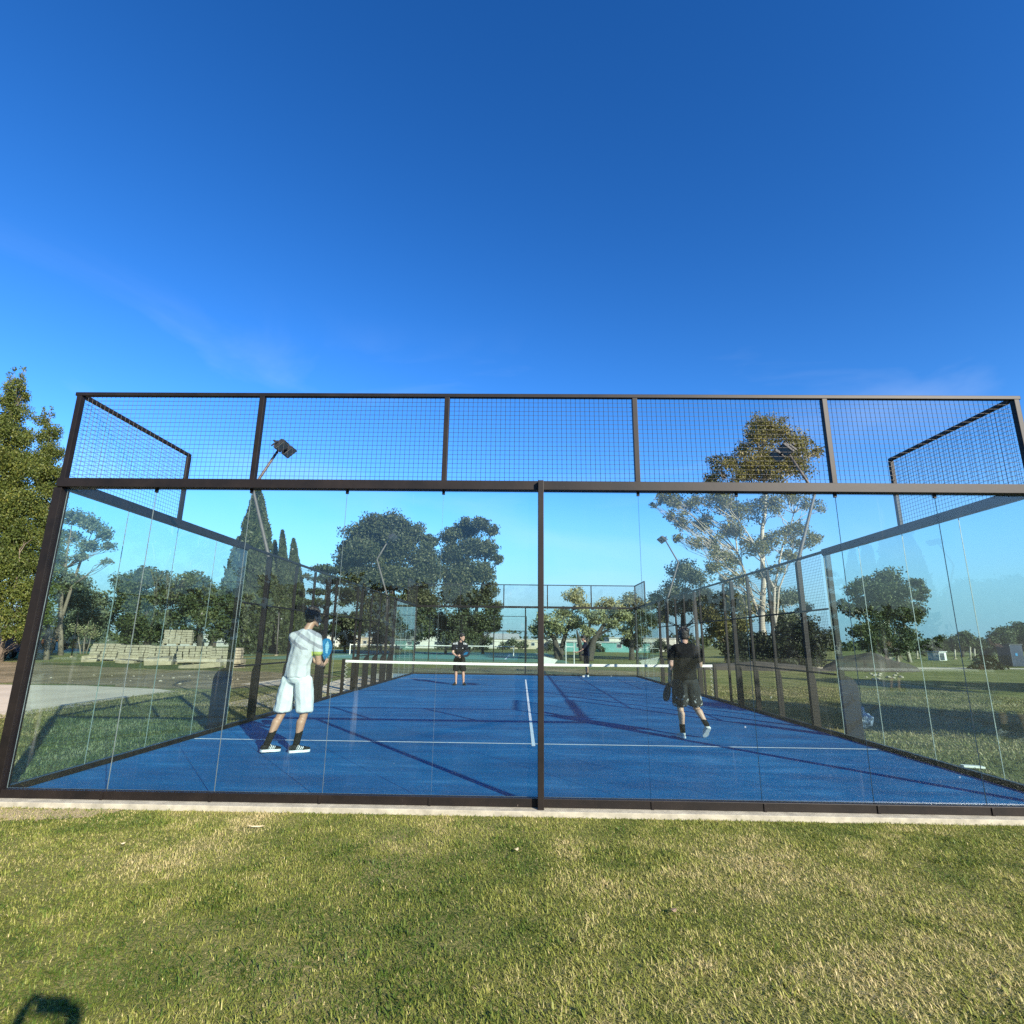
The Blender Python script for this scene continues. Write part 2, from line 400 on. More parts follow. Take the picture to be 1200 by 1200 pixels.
def side_wall(X, out, label):
    w = empty('side_wall', (X, 0, 0), 0, label, 'fence wall')
    def xx(a, b): return (min(out*a, out*b), max(out*a, out*b))
    x0, x1 = xx(-0.02, 0.05)
    bar(w, 'base_rail', (x0, 0.06, -0.012), (x1, 19.94, 0.06))
    for ya, yb in ((0.057, 4.0), (16.0, 19.943)):
        a, b = xx(-0.03, 0.06); bar(w, 'beam', (a, ya, 2.945), (b, yb, 3.05))
    a, b = xx(-0.02, 0.03); bar(w, 'top_rail', (a, 4.002, 2.99), (b, 15.998, 3.03))
    for base in (0, 16):
        for i in range(4):
            lo = base+i+0.0015
            p = pane(w, (0.006, lo, 0.063), PI/2)
            if base+i in (0, 19):
                p.scale = (0.938/0.997, 1, 1); p.location.y = lo+0.058 if i == 0 else lo
    for ya, yb in ((0.06, 2.0), (18.0, 19.94)):
        a, b = xx(-0.02, 0.03)
        bar(w, 'top_rail', (a, ya-0.02, 3.982), (b, yb+0.02, 4.02))
        ye = yb if ya < 5 else ya
        bar(w, 'mesh_post', (a, ye-0.025, 3.052), (b, ye+0.025, 3.98))
        mesh_panel(w, (0, ya, 3.052), yb-ya, 0.93, PI/2)
    posts = [4.03, 5.05, 6.35, 7.45, 8.5, 9.02, 10.98, 11.5, 12.6, 13.65, 14.9, 15.97]
    for y in posts:
        thick = 0.045 if y in (4.03, 5.05, 8.5, 11.5, 14.9, 15.97) else 0.028
        a, b = xx(0.032, 0.032+2*thick*0.9)
        if y in (9.02, 10.98): top = 2.0
        bar(w, 'post', (a, y-thick, -0.01), (b, y+thick, 2.985))
        if y not in (9.02, 10.98):
            # stiffening fin outside the post, rounded at its head
            m = MB(); n = 8; ow = 0.20 if y == 4.03 else (0.13 if out < 0 and y > 7 else 0.05)
            prof = [(b, -0.01)] if out > 0 else [(a, -0.01)]
            e = b if out > 0 else a
            pts = [(e, -0.05), (e+out*ow, -0.05), (e+out*ow, 0.74)]
            pts += [(e+out*ow*math.cos(t*PI/2/n), 0.74+0.22*math.sin(t*PI/2/n)) for t in range(1, n)] + [(e, 0.96)]
            k = len(pts); hy = 0.03
            vs = [(px, y-hy, pz) for px, pz in pts] + [(px, y+hy, pz) for px, pz in pts]
            m.add(vs, [tuple(range(k)), tuple(range(2*k-1, k-1, -1))] + [(i, k+i, k+(i+1) % k, (i+1) % k) for i in range(k)])
            m.build('fin', M['steel'], w)
    # wire fields between the frame posts; the bays beside the net are open gateways below 2 m
    ylist = [4.06, 5.02, 6.35, 7.45, 8.5]
    bays = list(zip(ylist[:-1], ylist[1:])); bays += [(20-b, 20-a) for a, b in bays][::-1]
    for ya, yb in bays:
        for z0, z1 in ((0.06, 0.96), (0.99, 2.03), (2.06, 2.99)):
            mesh_panel(w, (out*0.006, ya+0.02, z0), yb-ya-0.04, z1-z0, PI/2)
    mesh_panel(w, (out*0.006, 8.52, 2.06), 2.96, 0.93, PI/2)
    for z in (0.96, 2.03):
        for ya, yb in ((4.08, 8.5), (11.5, 15.92)):
            a, b = xx(0.0, 0.028); bar(w, 'mid_rail', (a, ya, z), (b, yb, z+0.03))
    a, b = xx(0.0, 0.028); bar(w, 'mid_rail', (a, 8.502, 2.03), (b, 11.498, 2.06))
    return w
side_wall(0.0, -1, 'long side fence left of the court with glass ends and dark posts beside the concrete strip')
side_wall(10.0, 1, 'long side fence right of the court with glass ends and dark posts beside the open lawn')

# ---------------------------------------------------------------- floodlights on the side fences
def floodlight():
    r = empty('floodlight', (0, 0, 0))
    m = MB(); m.tube([(0.06, 0, 2.2), (0.075, 0, 3.0), (0.55, 0, 4.36), (0.50, 0, 4.46), (0.10, 0, 5.22)], [0.034, 0.034, 0.028, 0.028, 0.024], 10)
    m.build('pole', M['galv'], r, True)
    m = MB(); m.obox((0.08, 0, 5.26), (0.03, 0.66, 0.03), bev=0.004); m.build('crossbar', M['lamp_body'], r)
    R = Matrix.Rotation(math.radians(42), 3, 'Y')
    for s in (-1, 1):
        h = MB(); c = Vector((-0.02, s*0.185, 5.20))
        h.obox(c, (0.25, 0.28, 0.05), R, bev=0.012)
        for k in range(-4, 5): h.obox(c + R @ Vector((0, k*0.030, 0.04)), (0.20, 0.006, 0.035), R)
        hd = h.build('lamp_head', M['lamp_body'], r)
        l = MB(); l.obox(c + R @ Vector((0, 0, -0.028)), (0.21, 0.24, 0.008), R, bev=0.003); l.build('lens', M['lamp_lens'], hd)
        for q in (-1, 1):
            b = MB(); b.obox(c + R @ Vector((0.06, q*0.148, 0.05)), (0.16, 0.008, 0.03), R); b.build('bracket', M['lamp_body'], hd)
    return r
fl = floodlight(); FG = 'floodlights on the court fences'
for i, (X, Y, rz, lab) in enumerate([
        (10.03, 5.1, 0, 'twin floodlight on bent pole in front of the tall eucalyptus, near right fence post'),
        (-0.03, 5.05, PI, 'twin floodlight on bent pole beside the near left fence, against open sky'),
        (10.03, 14.8, 0, 'twin floodlight on far right fence post, behind the black shirted player'),
        (-0.03, 14.8, PI, 'twin floodlight on far left fence post, in front of the dense dark tree')]):
    o = fl if i == 0 else copy_tree(fl)
    o.location = (X, Y, 0); o.rotation_euler = (0, 0, rz); tag(o, lab, 'floodlight', FG)

# ---------------------------------------------------------------- padel net
net = empty('padel_net', (5, 10, 0), 0, 'dark padel net with white top band stretched across the blue court', 'net')
for x in (-5.02, 5.02):
    m = MB(); m.bbox((x-0.04, -0.04, -0.01), (x+0.04, 0.04, 0.93), 0.006); m.build('post', M['steel'], net)
M['net_cord'] = simple('net_cord', (0.012, 0.013, 0.015), 0.8, 0.1)
def net_mesh(name, L, H, cell, r, parent, sag):
    m = MB(); nx = int(L/cell); nz = int(H/cell)
    for i in range(nx+1):
        x = -L/2 + L*i/nx; top = H - sag*(1-(2*x/L)**2); m.tube([(x, 0, 0.02), (x, 0, top)], r, 3, caps=False)
    for k in range(nz+1):
        pts = []
        for q in range(13):
            x = -L/2 + L*q/12; top = H - sag*(1-(2*x/L)**2); pts.append((x, 0.002, 0.02+(top-0.02)*k/nz))
        m.tube(pts, r, 3, caps=False)
    return m.build(name, M['net_cord'], parent)
net_mesh('netting', 9.94, 0.86, 0.045, 0.0007, net, 0.03)
M['band'] = simple('net_band', (0.52, 0.50, 0.45), 0.8, 0.08, 6)
m = MB(); pts = []
for i in range(25):
    x = -4.97 + 9.94*i/24; z = 0.905 - 0.03*(1-(2*x/9.94)**2); pts.append((x, z))
for (xa, za), (xb, zb) in zip(pts[:-1], pts[1:]):
    m.add([(xa, -0.012, za-0.065), (xb, -0.012, zb-0.065), (xb, 0.012, zb-0.065), (xa, 0.012, za-0.065), (xa, -0.012, za), (xb, -0.012, zb), (xb, 0.012, zb), (xa, 0.012, za)],
          [(0, 1, 5, 4), (2, 3, 7, 6), (4, 5, 6, 7), (3, 2, 1, 0)])
m.build('top_band', M['band'], net)
m = MB()
for x in (-4.93, 4.93):
    m = MB()
    for k in range(7): m.tube([(x+0.05*(-1 if x < 0 else 1), 0, 0.1+k*0.11), (x-0.03*(-1 if x < 0 else 1), 0.01, 0.15+k*0.11), (x+0.05*(-1 if x < 0 else 1), 0.02, 0.2+k*0.11)], 0.004, 4)
    m.build('lacing', M['band'], net)

# ================================================================== PEOPLE
def sphere_pts(c, r, n=10, sc=(1, 1, 1), R=None):
    bm = bmesh.new(); bmesh.ops.create_icosphere(bm, subdivisions=2, radius=1)
    out = []
    for v in bm.verts:
        p = Vector((v.co.x*r*sc[0], v.co.y*r*sc[1], v.co.z*r*sc[2]))
        if R: p = R @ p
        out.append(p + Vector(c))
    bm.free(); return out
def hull(m, pts):
    bm = bmesh.new()
    for p in pts: bm.verts.new(p)
    r = bmesh.ops.convex_hull(bm, input=bm.verts[:])
    bmesh.ops.delete(bm, geom=list({g for g in r['geom_interior'] + r['geom_unused'] if isinstance(g, bmesh.types.BMVert)}), context='VERTS')
    m.bm(bm)
def cap(m, a, ra, b, rb, sa=(1, 1, 1), sb=(1, 1, 1), R=None):
    hull(m, sphere_pts(a, ra, sc=sa, R=R) + sphere_pts(b, rb, sc=sb, R=R))
def ball(m, c, r, sc=(1, 1, 1), R=None): hull(m, sphere_pts(c, r, sc=sc, R=R))
def fuse(m, name, mats, parent, voxel=0.008, smooth=3, wrinkle=0.0, wscale=9.0, marks=(), cut=None):
    """union of the shapes as one continuous surface"""
    o = m.build(name, mats, None)
    md = o.modifiers.new('r', 'REMESH'); md.mode = 'VOXEL'; md.voxel_size = voxel
    dg = bpy.context.evaluated_depsgraph_get()
    me = bpy.data.meshes.new_from_object(o.evaluated_get(dg))
    old = o.data; bpy.data.objects.remove(o); bpy.data.meshes.remove(old)
    bm = bmesh.new(); bm.from_mesh(me)
    for _ in range(smooth): bmesh.ops.smooth_vert(bm, verts=bm.verts[:], factor=0.5, use_axis_x=True, use_axis_y=True, use_axis_z=True)
    bm.normal_update()
    if wrinkle:
        for v in bm.verts:
            p = v.co
            n1 = noise.noise(Vector((p.x*wscale, p.y*wscale, p.z*wscale*0.5)))
            n2 = 1-abs(noise.noise(Vector((p.x*wscale*1.3+p.z*4, p.y*wscale*1.3, p.z*wscale*0.8-p.x*5+7))))*2
            v.co = p + v.normal*wrinkle*(0.6*n1 + 0.7*n2)
    if cut is not None:
        dele = [v for v in bm.verts if cut(v.co)]
        bmesh.ops.delete(bm, geom=dele, context='VERTS')
    for f in bm.faces:
        f.smooth = True
        c = f.calc_center_median()
        for (p, r, mi) in marks:
            if callable(p):
                if p(c): f.material_index = mi
            elif (c-Vector(p)).length < r: f.material_index = mi
    me.materials.clear()
    for q in (mats if isinstance(mats, (list, tuple)) else [mats]): me.materials.append(q)
    bm.to_mesh(me); bm.free()
    me.name = name
    ob = bpy.data.objects.new(name, me); COL.objects.link(ob)
    if parent: ob.parent = parent
    return ob

M['skin'] = simple('skin', (0.32, 0.17, 0.11), 0.55, 0.10, 8)
M['skin_pale'] = simple('skin_pale', (0.37, 0.215, 0.15), 0.55, 0.10, 8)
M['eye'] = simple('eye_dark', (0.02, 0.015, 0.012), 0.3, 0.1)
M['lip'] = simple('lip', (0.30, 0.12, 0.09), 0.5, 0.1)
M['hair'] = simple('hair_dark', (0.014, 0.010, 0.008), 0.55, 0.5, 60, bmp=0.5)
M['white_cloth'] = cloth('white_cloth', (0.50, 0.495, 0.48), 0.06)
M['shirt_grey'] = cloth('shirt_grey', (0.42, 0.40, 0.395), 0.08)
M['shirt_band'] = cloth('shirt_band', (0.24, 0.225, 0.24), 0.10)
M['lime'] = cloth('lime_cuff', (0.34, 0.37, 0.10), 0.08)
M['black_cloth'] = cloth('black_cloth', (0.005, 0.005, 0.0055), 0.25)
M['black_jersey'] = cloth('black_jersey', (0.006, 0.006, 0.008), 0.25)
M['navy'] = cloth('navy_cloth', (0.007, 0.009, 0.018), 0.2)
M['sock'] = cloth('dark_sock', (0.007, 0.007, 0.008), 0.3)
M['shoe_dark'] = cloth('shoe_dark', (0.009, 0.010, 0.011), 0.3, 0.7)
M['shoe_white'] = cloth('shoe_white', (0.48, 0.46, 0.42), 0.1, 0.6)
M['sole'] = cloth('sole_white', (0.52, 0.52, 0.52), 0.05, 0.6)
def pattern_cloth():
    m, nt, bs, out = newmat('patterned_black_cloth'); v = coords(nt)
    f = noise_fac(nt, v, 14, 2, 0.5)
    z = nt.nodes.new('ShaderNodeSeparateXYZ'); nt.links.new(v, z.inputs[0])
    k = N(nt, 'ShaderNodeMapRange'); k.inputs[1].default_value = 0.66; k.inputs[2].default_value = 0.60; nt.links.new(z.outputs['Z'], k.inputs[0])
    sp = ramp(nt, f, [(0.56, (0, 0, 0)), (0.60, (1, 1, 1))])
    mm = N(nt, 'ShaderNodeMath', operation='MULTIPLY'); nt.links.new(sp, mm.inputs[0]); nt.links.new(k.outputs[0], mm.inputs[1])
    nt.links.new(mixc(nt, mm.outputs[0], (0.005, 0.005, 0.0055), (0.36, 0.35, 0.34)), bs.inputs['Base Color'])
    bs.inputs['Roughness'].default_value = 0.85
    return m
M['pattern'] = pattern_cloth()

V3 = Vector
def hand(m, wrist, d, palm_n, curl=0.6, side=1, s=1.0, grip=False):
    """palm and five bent fingers; d: wrist->knuckles, palm_n: direction the palm faces"""
    d = V3(d).normalized(); n = V3(palm_n); n = (n - d*n.dot(d)).normalized(); t = d.cross(n)*side
    w = V3(wrist); kn = w + d*0.095*s
    hull(m, sphere_pts(w+d*0.012, 0.026*s) + sphere_pts(kn+t*0.028*s, 0.014*s) + sphere_pts(kn-t*0.030*s, 0.013*s))
    for j, (off, ln) in enumerate([(0.030, 0.072), (0.010, 0.080), (-0.010, 0.074), (-0.030, 0.058)]):
        p = kn + t*off*s; dd = d; a = curl*0.5
        for k, fr in enumerate((0.45, 0.32, 0.23)):
            dd = (d*math.cos(a) + n*math.sin(a)); q = p + dd*ln*s*fr
            cap(m, p, (0.0095-0.001*k)*s, q, (0.0088-0.001*k)*s); p = q; a += curl*(1.3 if grip else 0.8)
    p = w + d*0.035*s + t*0.026*s; q = p + (d*0.55+t*0.6+n*0.45).normalized()*0.045*s
    cap(m, p, 0.014*s, q, 0.011*s); cap(m, q, 0.0105*s, q + (d*0.8+n*0.6).normalized()*0.032*s, 0.009*s)

def frame3(fwd, up=(0, 0, 1)):
    f = V3(fwd).normalized(); u = V3(up); r = f.cross(u).normalized(); u = r.cross(f)
    return Matrix((r, f, u)).transposed()     # local x right, y forward, z up

def head(m, c, R, s=1.0):
    T = lambda x, y, z: V3(c) + R @ V3((x*s, y*s, z*s))
    ball(m, T(0, -0.012, 0.03), 0.098*s, (0.80, 1.0, 0.98), R)                      # skull
    hull(m, sphere_pts(T(0, 0.022, 0.01), 0.073*s, sc=(0.95, 1, 1.1), R=R) + sphere_pts(T(0, 0.060, -0.088), 0.026*s, sc=(1.1, 0.9, 0.8), R=R)
         + sphere_pts(T(0.046, 0.005, -0.055), 0.02*s) + sphere_pts(T(-0.046, 0.005, -0.055), 0.02*s))
    hull(m, sphere_pts(T(0, 0.088, 0.022), 0.010*s) + sphere_pts(T(0, 0.112, -0.018), 0.012*s) + sphere_pts(T(0.014, 0.092, -0.024), 0.009*s) + sphere_pts(T(-0.014, 0.092, -0.024), 0.009*s))
    cap(m, T(-0.035, 0.082, 0.035), 0.010*s, T(0.035, 0.082, 0.035), 0.010*s)       # brow
    cap(m, T(-0.014, 0.084, -0.048), 0.010*s, T(0.014, 0.084, -0.048), 0.010*s)     # mouth
    for e in (-1, 1): ball(m, T(e*0.080, -0.005, 0.0), 0.026*s, (0.35, 0.7, 1.15), R)
    marks = [(T(-0.030, 0.088, 0.012), 0.013*s, 1), (T(0.030, 0.088, 0.012), 0.013*s, 1), (T(-0.012, 0.094, -0.049), 0.010*s, 2), (T(0.012, 0.094, -0.049), 0.010*s, 2), (T(0, 0.095, -0.049), 0.010*s, 2)]
    return marks
def hair_mesh(c, R, s, parent, mat, top=0.02):
    m = MB(); T = lambda x, y, z: V3(c) + R @ V3((x*s, y*s, z*s))
    ball(m, T(0, -0.018, 0.052), 0.103*s, (0.84, 1.0, 0.92), R)
    ball(m, T(0, -0.045, 0.005), 0.084*s, (0.92, 0.72, 0.95), R)
    ball(m, T(0, 0.045, 0.105), 0.05*s, (1.1, 0.9, 0.65), R)
    for i in range(46):
        th = random.uniform(0, 2*PI); ph = random.uniform(0.1, 1.15)
        ball(m, T(0.088*math.sin(ph)*math.cos(th), -0.02+0.098*math.sin(ph)*math.sin(th), 0.055+0.094*math.cos(ph)), 0.021*s)
    return fuse(m, 'hair', mat, parent, 0.006, 2, 0.003, 60)

def shoe(name, heel, toe, parent, mat_up, mat_sole, s=1.0, ankle=None, stripes=False):
    heel, toe = V3(heel), V3(toe); d = (toe-heel).normalized()
    up = V3((0, 0, 1)); up = (up - d*up.dot(d)).normalized(); sd = d.cross(up); L = (toe-heel).length
    m = MB(); R = Matrix((sd, d, up)).transposed()
    P = lambda a, b, c: heel + sd*a + d*(b*L) + up*c
    hull(m, sphere_pts(P(0, 0.12, 0.052), 0.036*s, sc=(1, 1, 1), R=R) + sphere_pts(P(0, 0.62, 0.048), 0.044*s, sc=(1, 1, 0.6), R=R) + sphere_pts(P(0.008, 0.90, 0.040), 0.030*s, sc=(1.1, 1, 0.6), R=R))
    if ankle is not None: hull(m, sphere_pts(P(0, 0.18, 0.06), 0.038*s) + sphere_pts(P(0, 0.42, 0.06), 0.036*s) + sphere_pts(V3(ankle), 0.040*s))
    mk = [(lambda c: 0.085 < (c-heel).dot(d) - 0.5*((c-heel).dot(up)-0.045) < 0.165 and ((c-heel).dot(d) - 0.5*((c-heel).dot(up)-0.045)) % 0.026 < 0.012 and abs((c-heel).dot(sd)) > 0.02, 0, 1)] if stripes else []
    o = fuse(m, name, [mat_up, mat_sole], parent, 0.006, 2, marks=mk)
    k = MB(); pts = []
    for b, w in ((0.0, 0.018), (0.04, 0.032), (0.2, 0.038), (0.45, 0.036), (0.68, 0.048), (0.85, 0.044), (0.95, 0.030), (1.0, 0.012)): pts.append((b, w*s))
    ring = [(w, b) for b, w in pts] + [(-w, b) for b, w in pts[::-1]]
    n = len(ring); z0, z1 = 0.0, 0.030
    k.add([P(w, b, z0) for w, b in ring] + [P(w*1.03, b, z1) for w, b in ring],
          [tuple(range(n-1, -1, -1)), tuple(range(n, 2*n))] + [(i, (i+1) % n, n+(i+1) % n, n+i) for i in range(n)])
    k.build('sole', mat_sole, o)
    return o

def racket(name, grip_base, tip_dir, face_n, label, c1, c2):
    """padel racket: perforated solid head, throat with a hole, wrapped handle"""
    up = V3(tip_dir).normalized(); n = V3(face_n); n = (n-up*n.dot(up)).normalized(); x = up.cross(n)
    R = Matrix((x, n, up)).transposed().to_4x4(); r = empty(name, grip_base, 0, label, 'racket', None)
    r.matrix_world = Matrix.Translation(V3(grip_base)) @ R @ Matrix.Scale(0.88, 4)
    m = MB(); m.tube([(0, 0, -0.02), (0, 0, -0.005), (0, 0, 0.005), (0, 0, 0.12)], [0.019, 0.019, 0.016, 0.015], 10); m.build('handle', M['black_cloth'], r, True)
    # rim
    def rim_pts(k=36):
        return [(0.128*math.sin(2*PI*i/k), 0.315 - 0.135*math.cos(2*PI*i/k)*(1.0 if math.cos(2*PI*i/k) < 0 else 1.12)) for i in range(k)]
    pts = rim_pts(); k = len(pts)
    f = MB(); h = 0.019
    inn = [(a*0.93, 0.315+(b-0.315)*0.93) for a, b in pts]
    vs = [(a, -h, b) for a, b in pts] + [(a, h, b) for a, b in pts] + [(a, -h, b) for a, b in inn] + [(a, h, b) for a, b in inn]
    fs = []
    for i in range(k):
        j = (i+1) % k
        fs += [(i, j, k+j, k+i), (2*k+i, 2*k+j, j, i), (k+i, k+j, 3*k+j, 3*k+i), (3*k+i, 3*k+j, 2*k+j, 2*k+i)]
    f.add(vs, fs); f.build('frame', c1, r)
    g = MB(); h = 0.017
    # face with dark drilled holes as inset discs
    inn2 = [(a*0.925, 0.315+(b-0.315)*0.925) for a, b in pts]
    g.add([(a, -h, b) for a, b in inn2] + [(a, h, b) for a, b in inn2], [tuple(range(k)), tuple(range(2*k-1, k-1, -1))], 0)
    for hx in range(-3, 4):
        for hz in range(-3, 4):
            if hx*hx + hz*hz > 10: continue
            for sg in (-1, 1):
                c = [(hx*0.026+0.0055*math.cos(q*PI/4), sg*(h+0.0008), 0.325+hz*0.026+0.0055*math.sin(q*PI/4)) for q in range(8)]
                g.add(c, [tuple(range(8)) if sg < 0 else tuple(range(7, -1, -1))], 1)
    # pale streak printed on the face
    for sg in (-1, 1):
        st = [(-0.03, 0.23), (0.02, 0.21), (0.05, 0.33), (0.0, 0.42), (-0.05, 0.35)]
        g.add([(a, sg*(h+0.0004), b) for a, b in st], [tuple(range(5)) if sg < 0 else tuple(range(4, -1, -1))], 2)
    g.build('face', [c1, M['black_cloth'], c2], r)
    t = MB()
    for s in (-1, 1): t.tube([(s*0.004, 0, 0.11), (s*0.03, 0, 0.15), (s*0.068, 0, 0.205)], [0.013, 0.014, 0.014], 8)
    t.build('throat', c1, r, True)
    return r

def person(loc, label, J, skin, shirt, shorts, sock_h, shoes, s=1.0, hands=(), sleeves=0.55, marks_shirt=(), shirt_mats=None, short_mats=None, long_trousers=False, hair_mat=None, group=None, wide=1.0):
    root = empty('person', loc, 0, label, 'person', group)
    L0 = V3(loc); q = {k: V3(v)-L0 for k, v in J.items() if k not in ('face', 'chest')}
    Rh = frame3(J['face']); Rc = frame3(J['chest'])
    # ---- body
    b = MB()
    mk = head(b, q['head'], Rh, s)
    cap(b, q['neck'], 0.056*s, q['head']+V3((0, 0, -0.05))-Rh @ V3((0, 0.015, 0)), 0.052*s)
    ch = (q['shL']+q['shR'])/2
    hull(b, sphere_pts(ch+V3((0, 0, -0.10)), 0.125*s, sc=(1.15, 0.85, 1), R=Rc) + sphere_pts(q['pelvis']+V3((0, 0, 0.16)), 0.115*s, sc=(1.1, 0.8, 1), R=Rc))
    hull(b, sphere_pts(q['pelvis']+V3((0, 0, 0.16)), 0.115*s, sc=(1.1, 0.8, 1), R=Rc) + sphere_pts(q['pelvis'], 0.125*s, sc=(1.15, 0.9, 0.9), R=Rc))
    hull(b, sphere_pts(q['shL'], 0.055*s) + sphere_pts(q['shR'], 0.055*s) + sphere_pts(q['neck']+V3((0, 0, -0.02)), 0.055*s) + sphere_pts(ch+V3((0, 0, -0.12)), 0.11*s, sc=(1.1, 0.8, 1), R=Rc))
    for S in 'LR':
        cap(b, q['sh'+S], 0.052*s, q['el'+S], 0.040*s); cap(b, q['el'+S], 0.039*s, q['wr'+S], 0.027*s)
        d = (q['wr'+S]-q['el'+S]).normalized(); mid = q['el'+S]+(q['wr'+S]-q['el'+S])*0.3; ball(b, mid, 0.043*s)
        cap(b, q['hip'+S], 0.088*s, q['kn'+S], 0.056*s)
        kn, an = q['kn'+S], q['an'+S]
        cap(b, kn, 0.054*s, an, 0.036*s)
        bk = -(Rc @ V3((0, 1, 0))); calf = kn.lerp(an, 0.3)+bk*0.018; cap(b, calf, 0.058*s, kn.lerp(an, 0.62)+bk*0.008, 0.042*s)
        cap(b, an, 0.036*s, an.lerp(kn, -0.12)+Rc @ V3((0, 0.04, 0)), 0.034*s)
    for (S, d, n, curl, grip) in hands:
        hand(b, q['wr'+S], d, n, curl, 1 if S == 'R' else -1, s, grip)
    fuse(b, 'body', [skin, M['eye'], M['lip']], root, 0.0065, 3, marks=mk)
    hair_mesh(q['head'], Rh, s, root, hair_mat or M['hair'])
    # ---- shirt
    t = MB(); w = wide
    pel = q['pelvis']+V3((0, 0, 0.02))
    hull(t, sphere_pts(ch+V3((0, 0, -0.11)), 0.150*s, sc=(1.2*w, 0.92*w, 1), R=Rc) + sphere_pts(q['pelvis']+V3((0, 0, 0.17)), 0.140*s, sc=(1.2*w, 0.92*w, 0.9), R=Rc))
    hull(t, sphere_pts(q['pelvis']+V3((0, 0, 0.17)), 0.140*s, sc=(1.2*w, 0.92*w, 0.9), R=Rc) + sphere_pts(pel, 0.152*s, sc=(1.18*w, 0.95*w, 0.25), R=Rc))
    hull(t, sphere_pts(q['shL'], 0.067*s) + sphere_pts(q['shR'], 0.067*s) + sphere_pts(q['neck']+V3((0, 0, -0.02)), 0.062*s) + sphere_pts(ch+V3((0, 0, -0.13)), 0.135*s, sc=(1.2, 0.9, 1), R=Rc))
    for S in 'LR':
        e = q['sh'+S].lerp(q['el'+S], sleeves if sleeves < 1 else 1.0)
        cap(t, q['sh'+S], 0.070*s, e, 0.066*s)
    fuse(t, 'shirt', shirt_mats or [shirt], root, 0.008, 2, 0.011, 8, marks=[(mkf, 0, mi) for mkf, mi in marks_shirt])
    # ---- shorts / trousers
    u = MB()
    ball(u, q['pelvis']+V3((0, 0, -0.0)), 0.143*s, (1.15*w, 0.95, 0.75), Rc)
    for S in 'LR':
        k = q['kn'+S]; h = q['hip'+S]
        e = h.lerp(k, 0.93)
        if long_trousers:
            cap(u, h, 0.105*s, k, 0.075*s); cap(u, k, 0.075*s, q['an'+S]+V3((0, 0, 0.0)), 0.062*s)
        else:
            cap(u, h, 0.118*s, e, 0.112*s*w, sb=(1, 1, 0.3))
    fuse(u, 'trousers' if long_trousers else 'shorts', short_mats or [shorts], root, 0.008, 2, 0.011, 7)
    for S in 'LR':
        if sock_h and not long_trousers:
            k = MB(); an = q['an'+S]; cap(k, an, 0.043*s, an.lerp(q['kn'+S], sock_h), 0.048*s, sb=(1, 1, 0.4)); fuse(k, 'sock', M['sock'], root, 0.007, 2)
        shoe('shoe', V3(J['heel'+S])-L0, V3(J['toe'+S])-L0, root, shoes[0], shoes[1], s, q['an'+S]+V3((0, 0, -0.02)), len(shoes) > 2)
    return root

# white-dressed player, back to us, turned to the right, racket held up in front of him
JW = dict(head=(1.925, 2.26, 1.715), neck=(1.87, 2.20, 1.545), shL=(1.69, 2.24, 1.465), shR=(2.03, 2.14, 1.455), elL=(1.80, 2.50, 1.20), wrL=(1.95, 2.56, 1.10),
          elR=(2.075, 2.20, 1.13), wrR=(2.06, 2.40, 1.085), pelvis=(1.80, 2.20, 0.93), hipL=(1.70, 2.23, 0.88), hipR=(1.90, 2.18, 0.88),
          knL=(1.63, 2.23, 0.48), anL=(1.53, 2.10, 0.11), knR=(1.93, 2.23, 0.48), anR=(1.885, 2.17, 0.10),
          heelL=(1.475, 2.05, 0.02), toeL=(1.655, 2.24, 0.004), heelR=(1.815, 2.12, 0.003), toeR=(2.045, 2.25, 0.003), face=(0.72, 0.70, -0.02), chest=(0.35, 0.94, 0))
person((1.76, 2.18, 0), 'man in white shirt and white shorts, back turned, near left of the court', JW, M['skin'], None, M['white_cloth'], 0.42, (M['shoe_dark'], M['sole'], True), 1.02,
       hands=[('R', (0.15, 0.9, 0.25), (-0.6, 0.1, 0.6), 1.0, True), ('L', (0.85, 0.3, 0.2), (0, 0.3, 0.8), 0.8, True)],
       shirt_mats=[M['shirt_grey'], M['shirt_band'], M['lime']],
       marks_shirt=[(lambda c: c.z > 1.30 and abs((c.z*2.2 + c.x*1.2) % 0.30) < 0.11, 1), (lambda c: c.x > 0.20 and c.z < 1.275 and c.z > 1.215 and c.x > 0.235, 2)], wide=0.99)
M['racket_blue'] = simple('racket_blue', (0.015, 0.13, 0.26), 0.35, 0.1)
M['racket_light'] = simple('racket_light', (0.22, 0.42, 0.52), 0.35, 0.1)
racket('racket', (2.065, 2.46, 1.055), (0.0, 0.05, 1), (0.93, -0.30, 0), 'light blue padel racket held upright by the white-dressed player', M['racket_blue'], M['racket_light'])

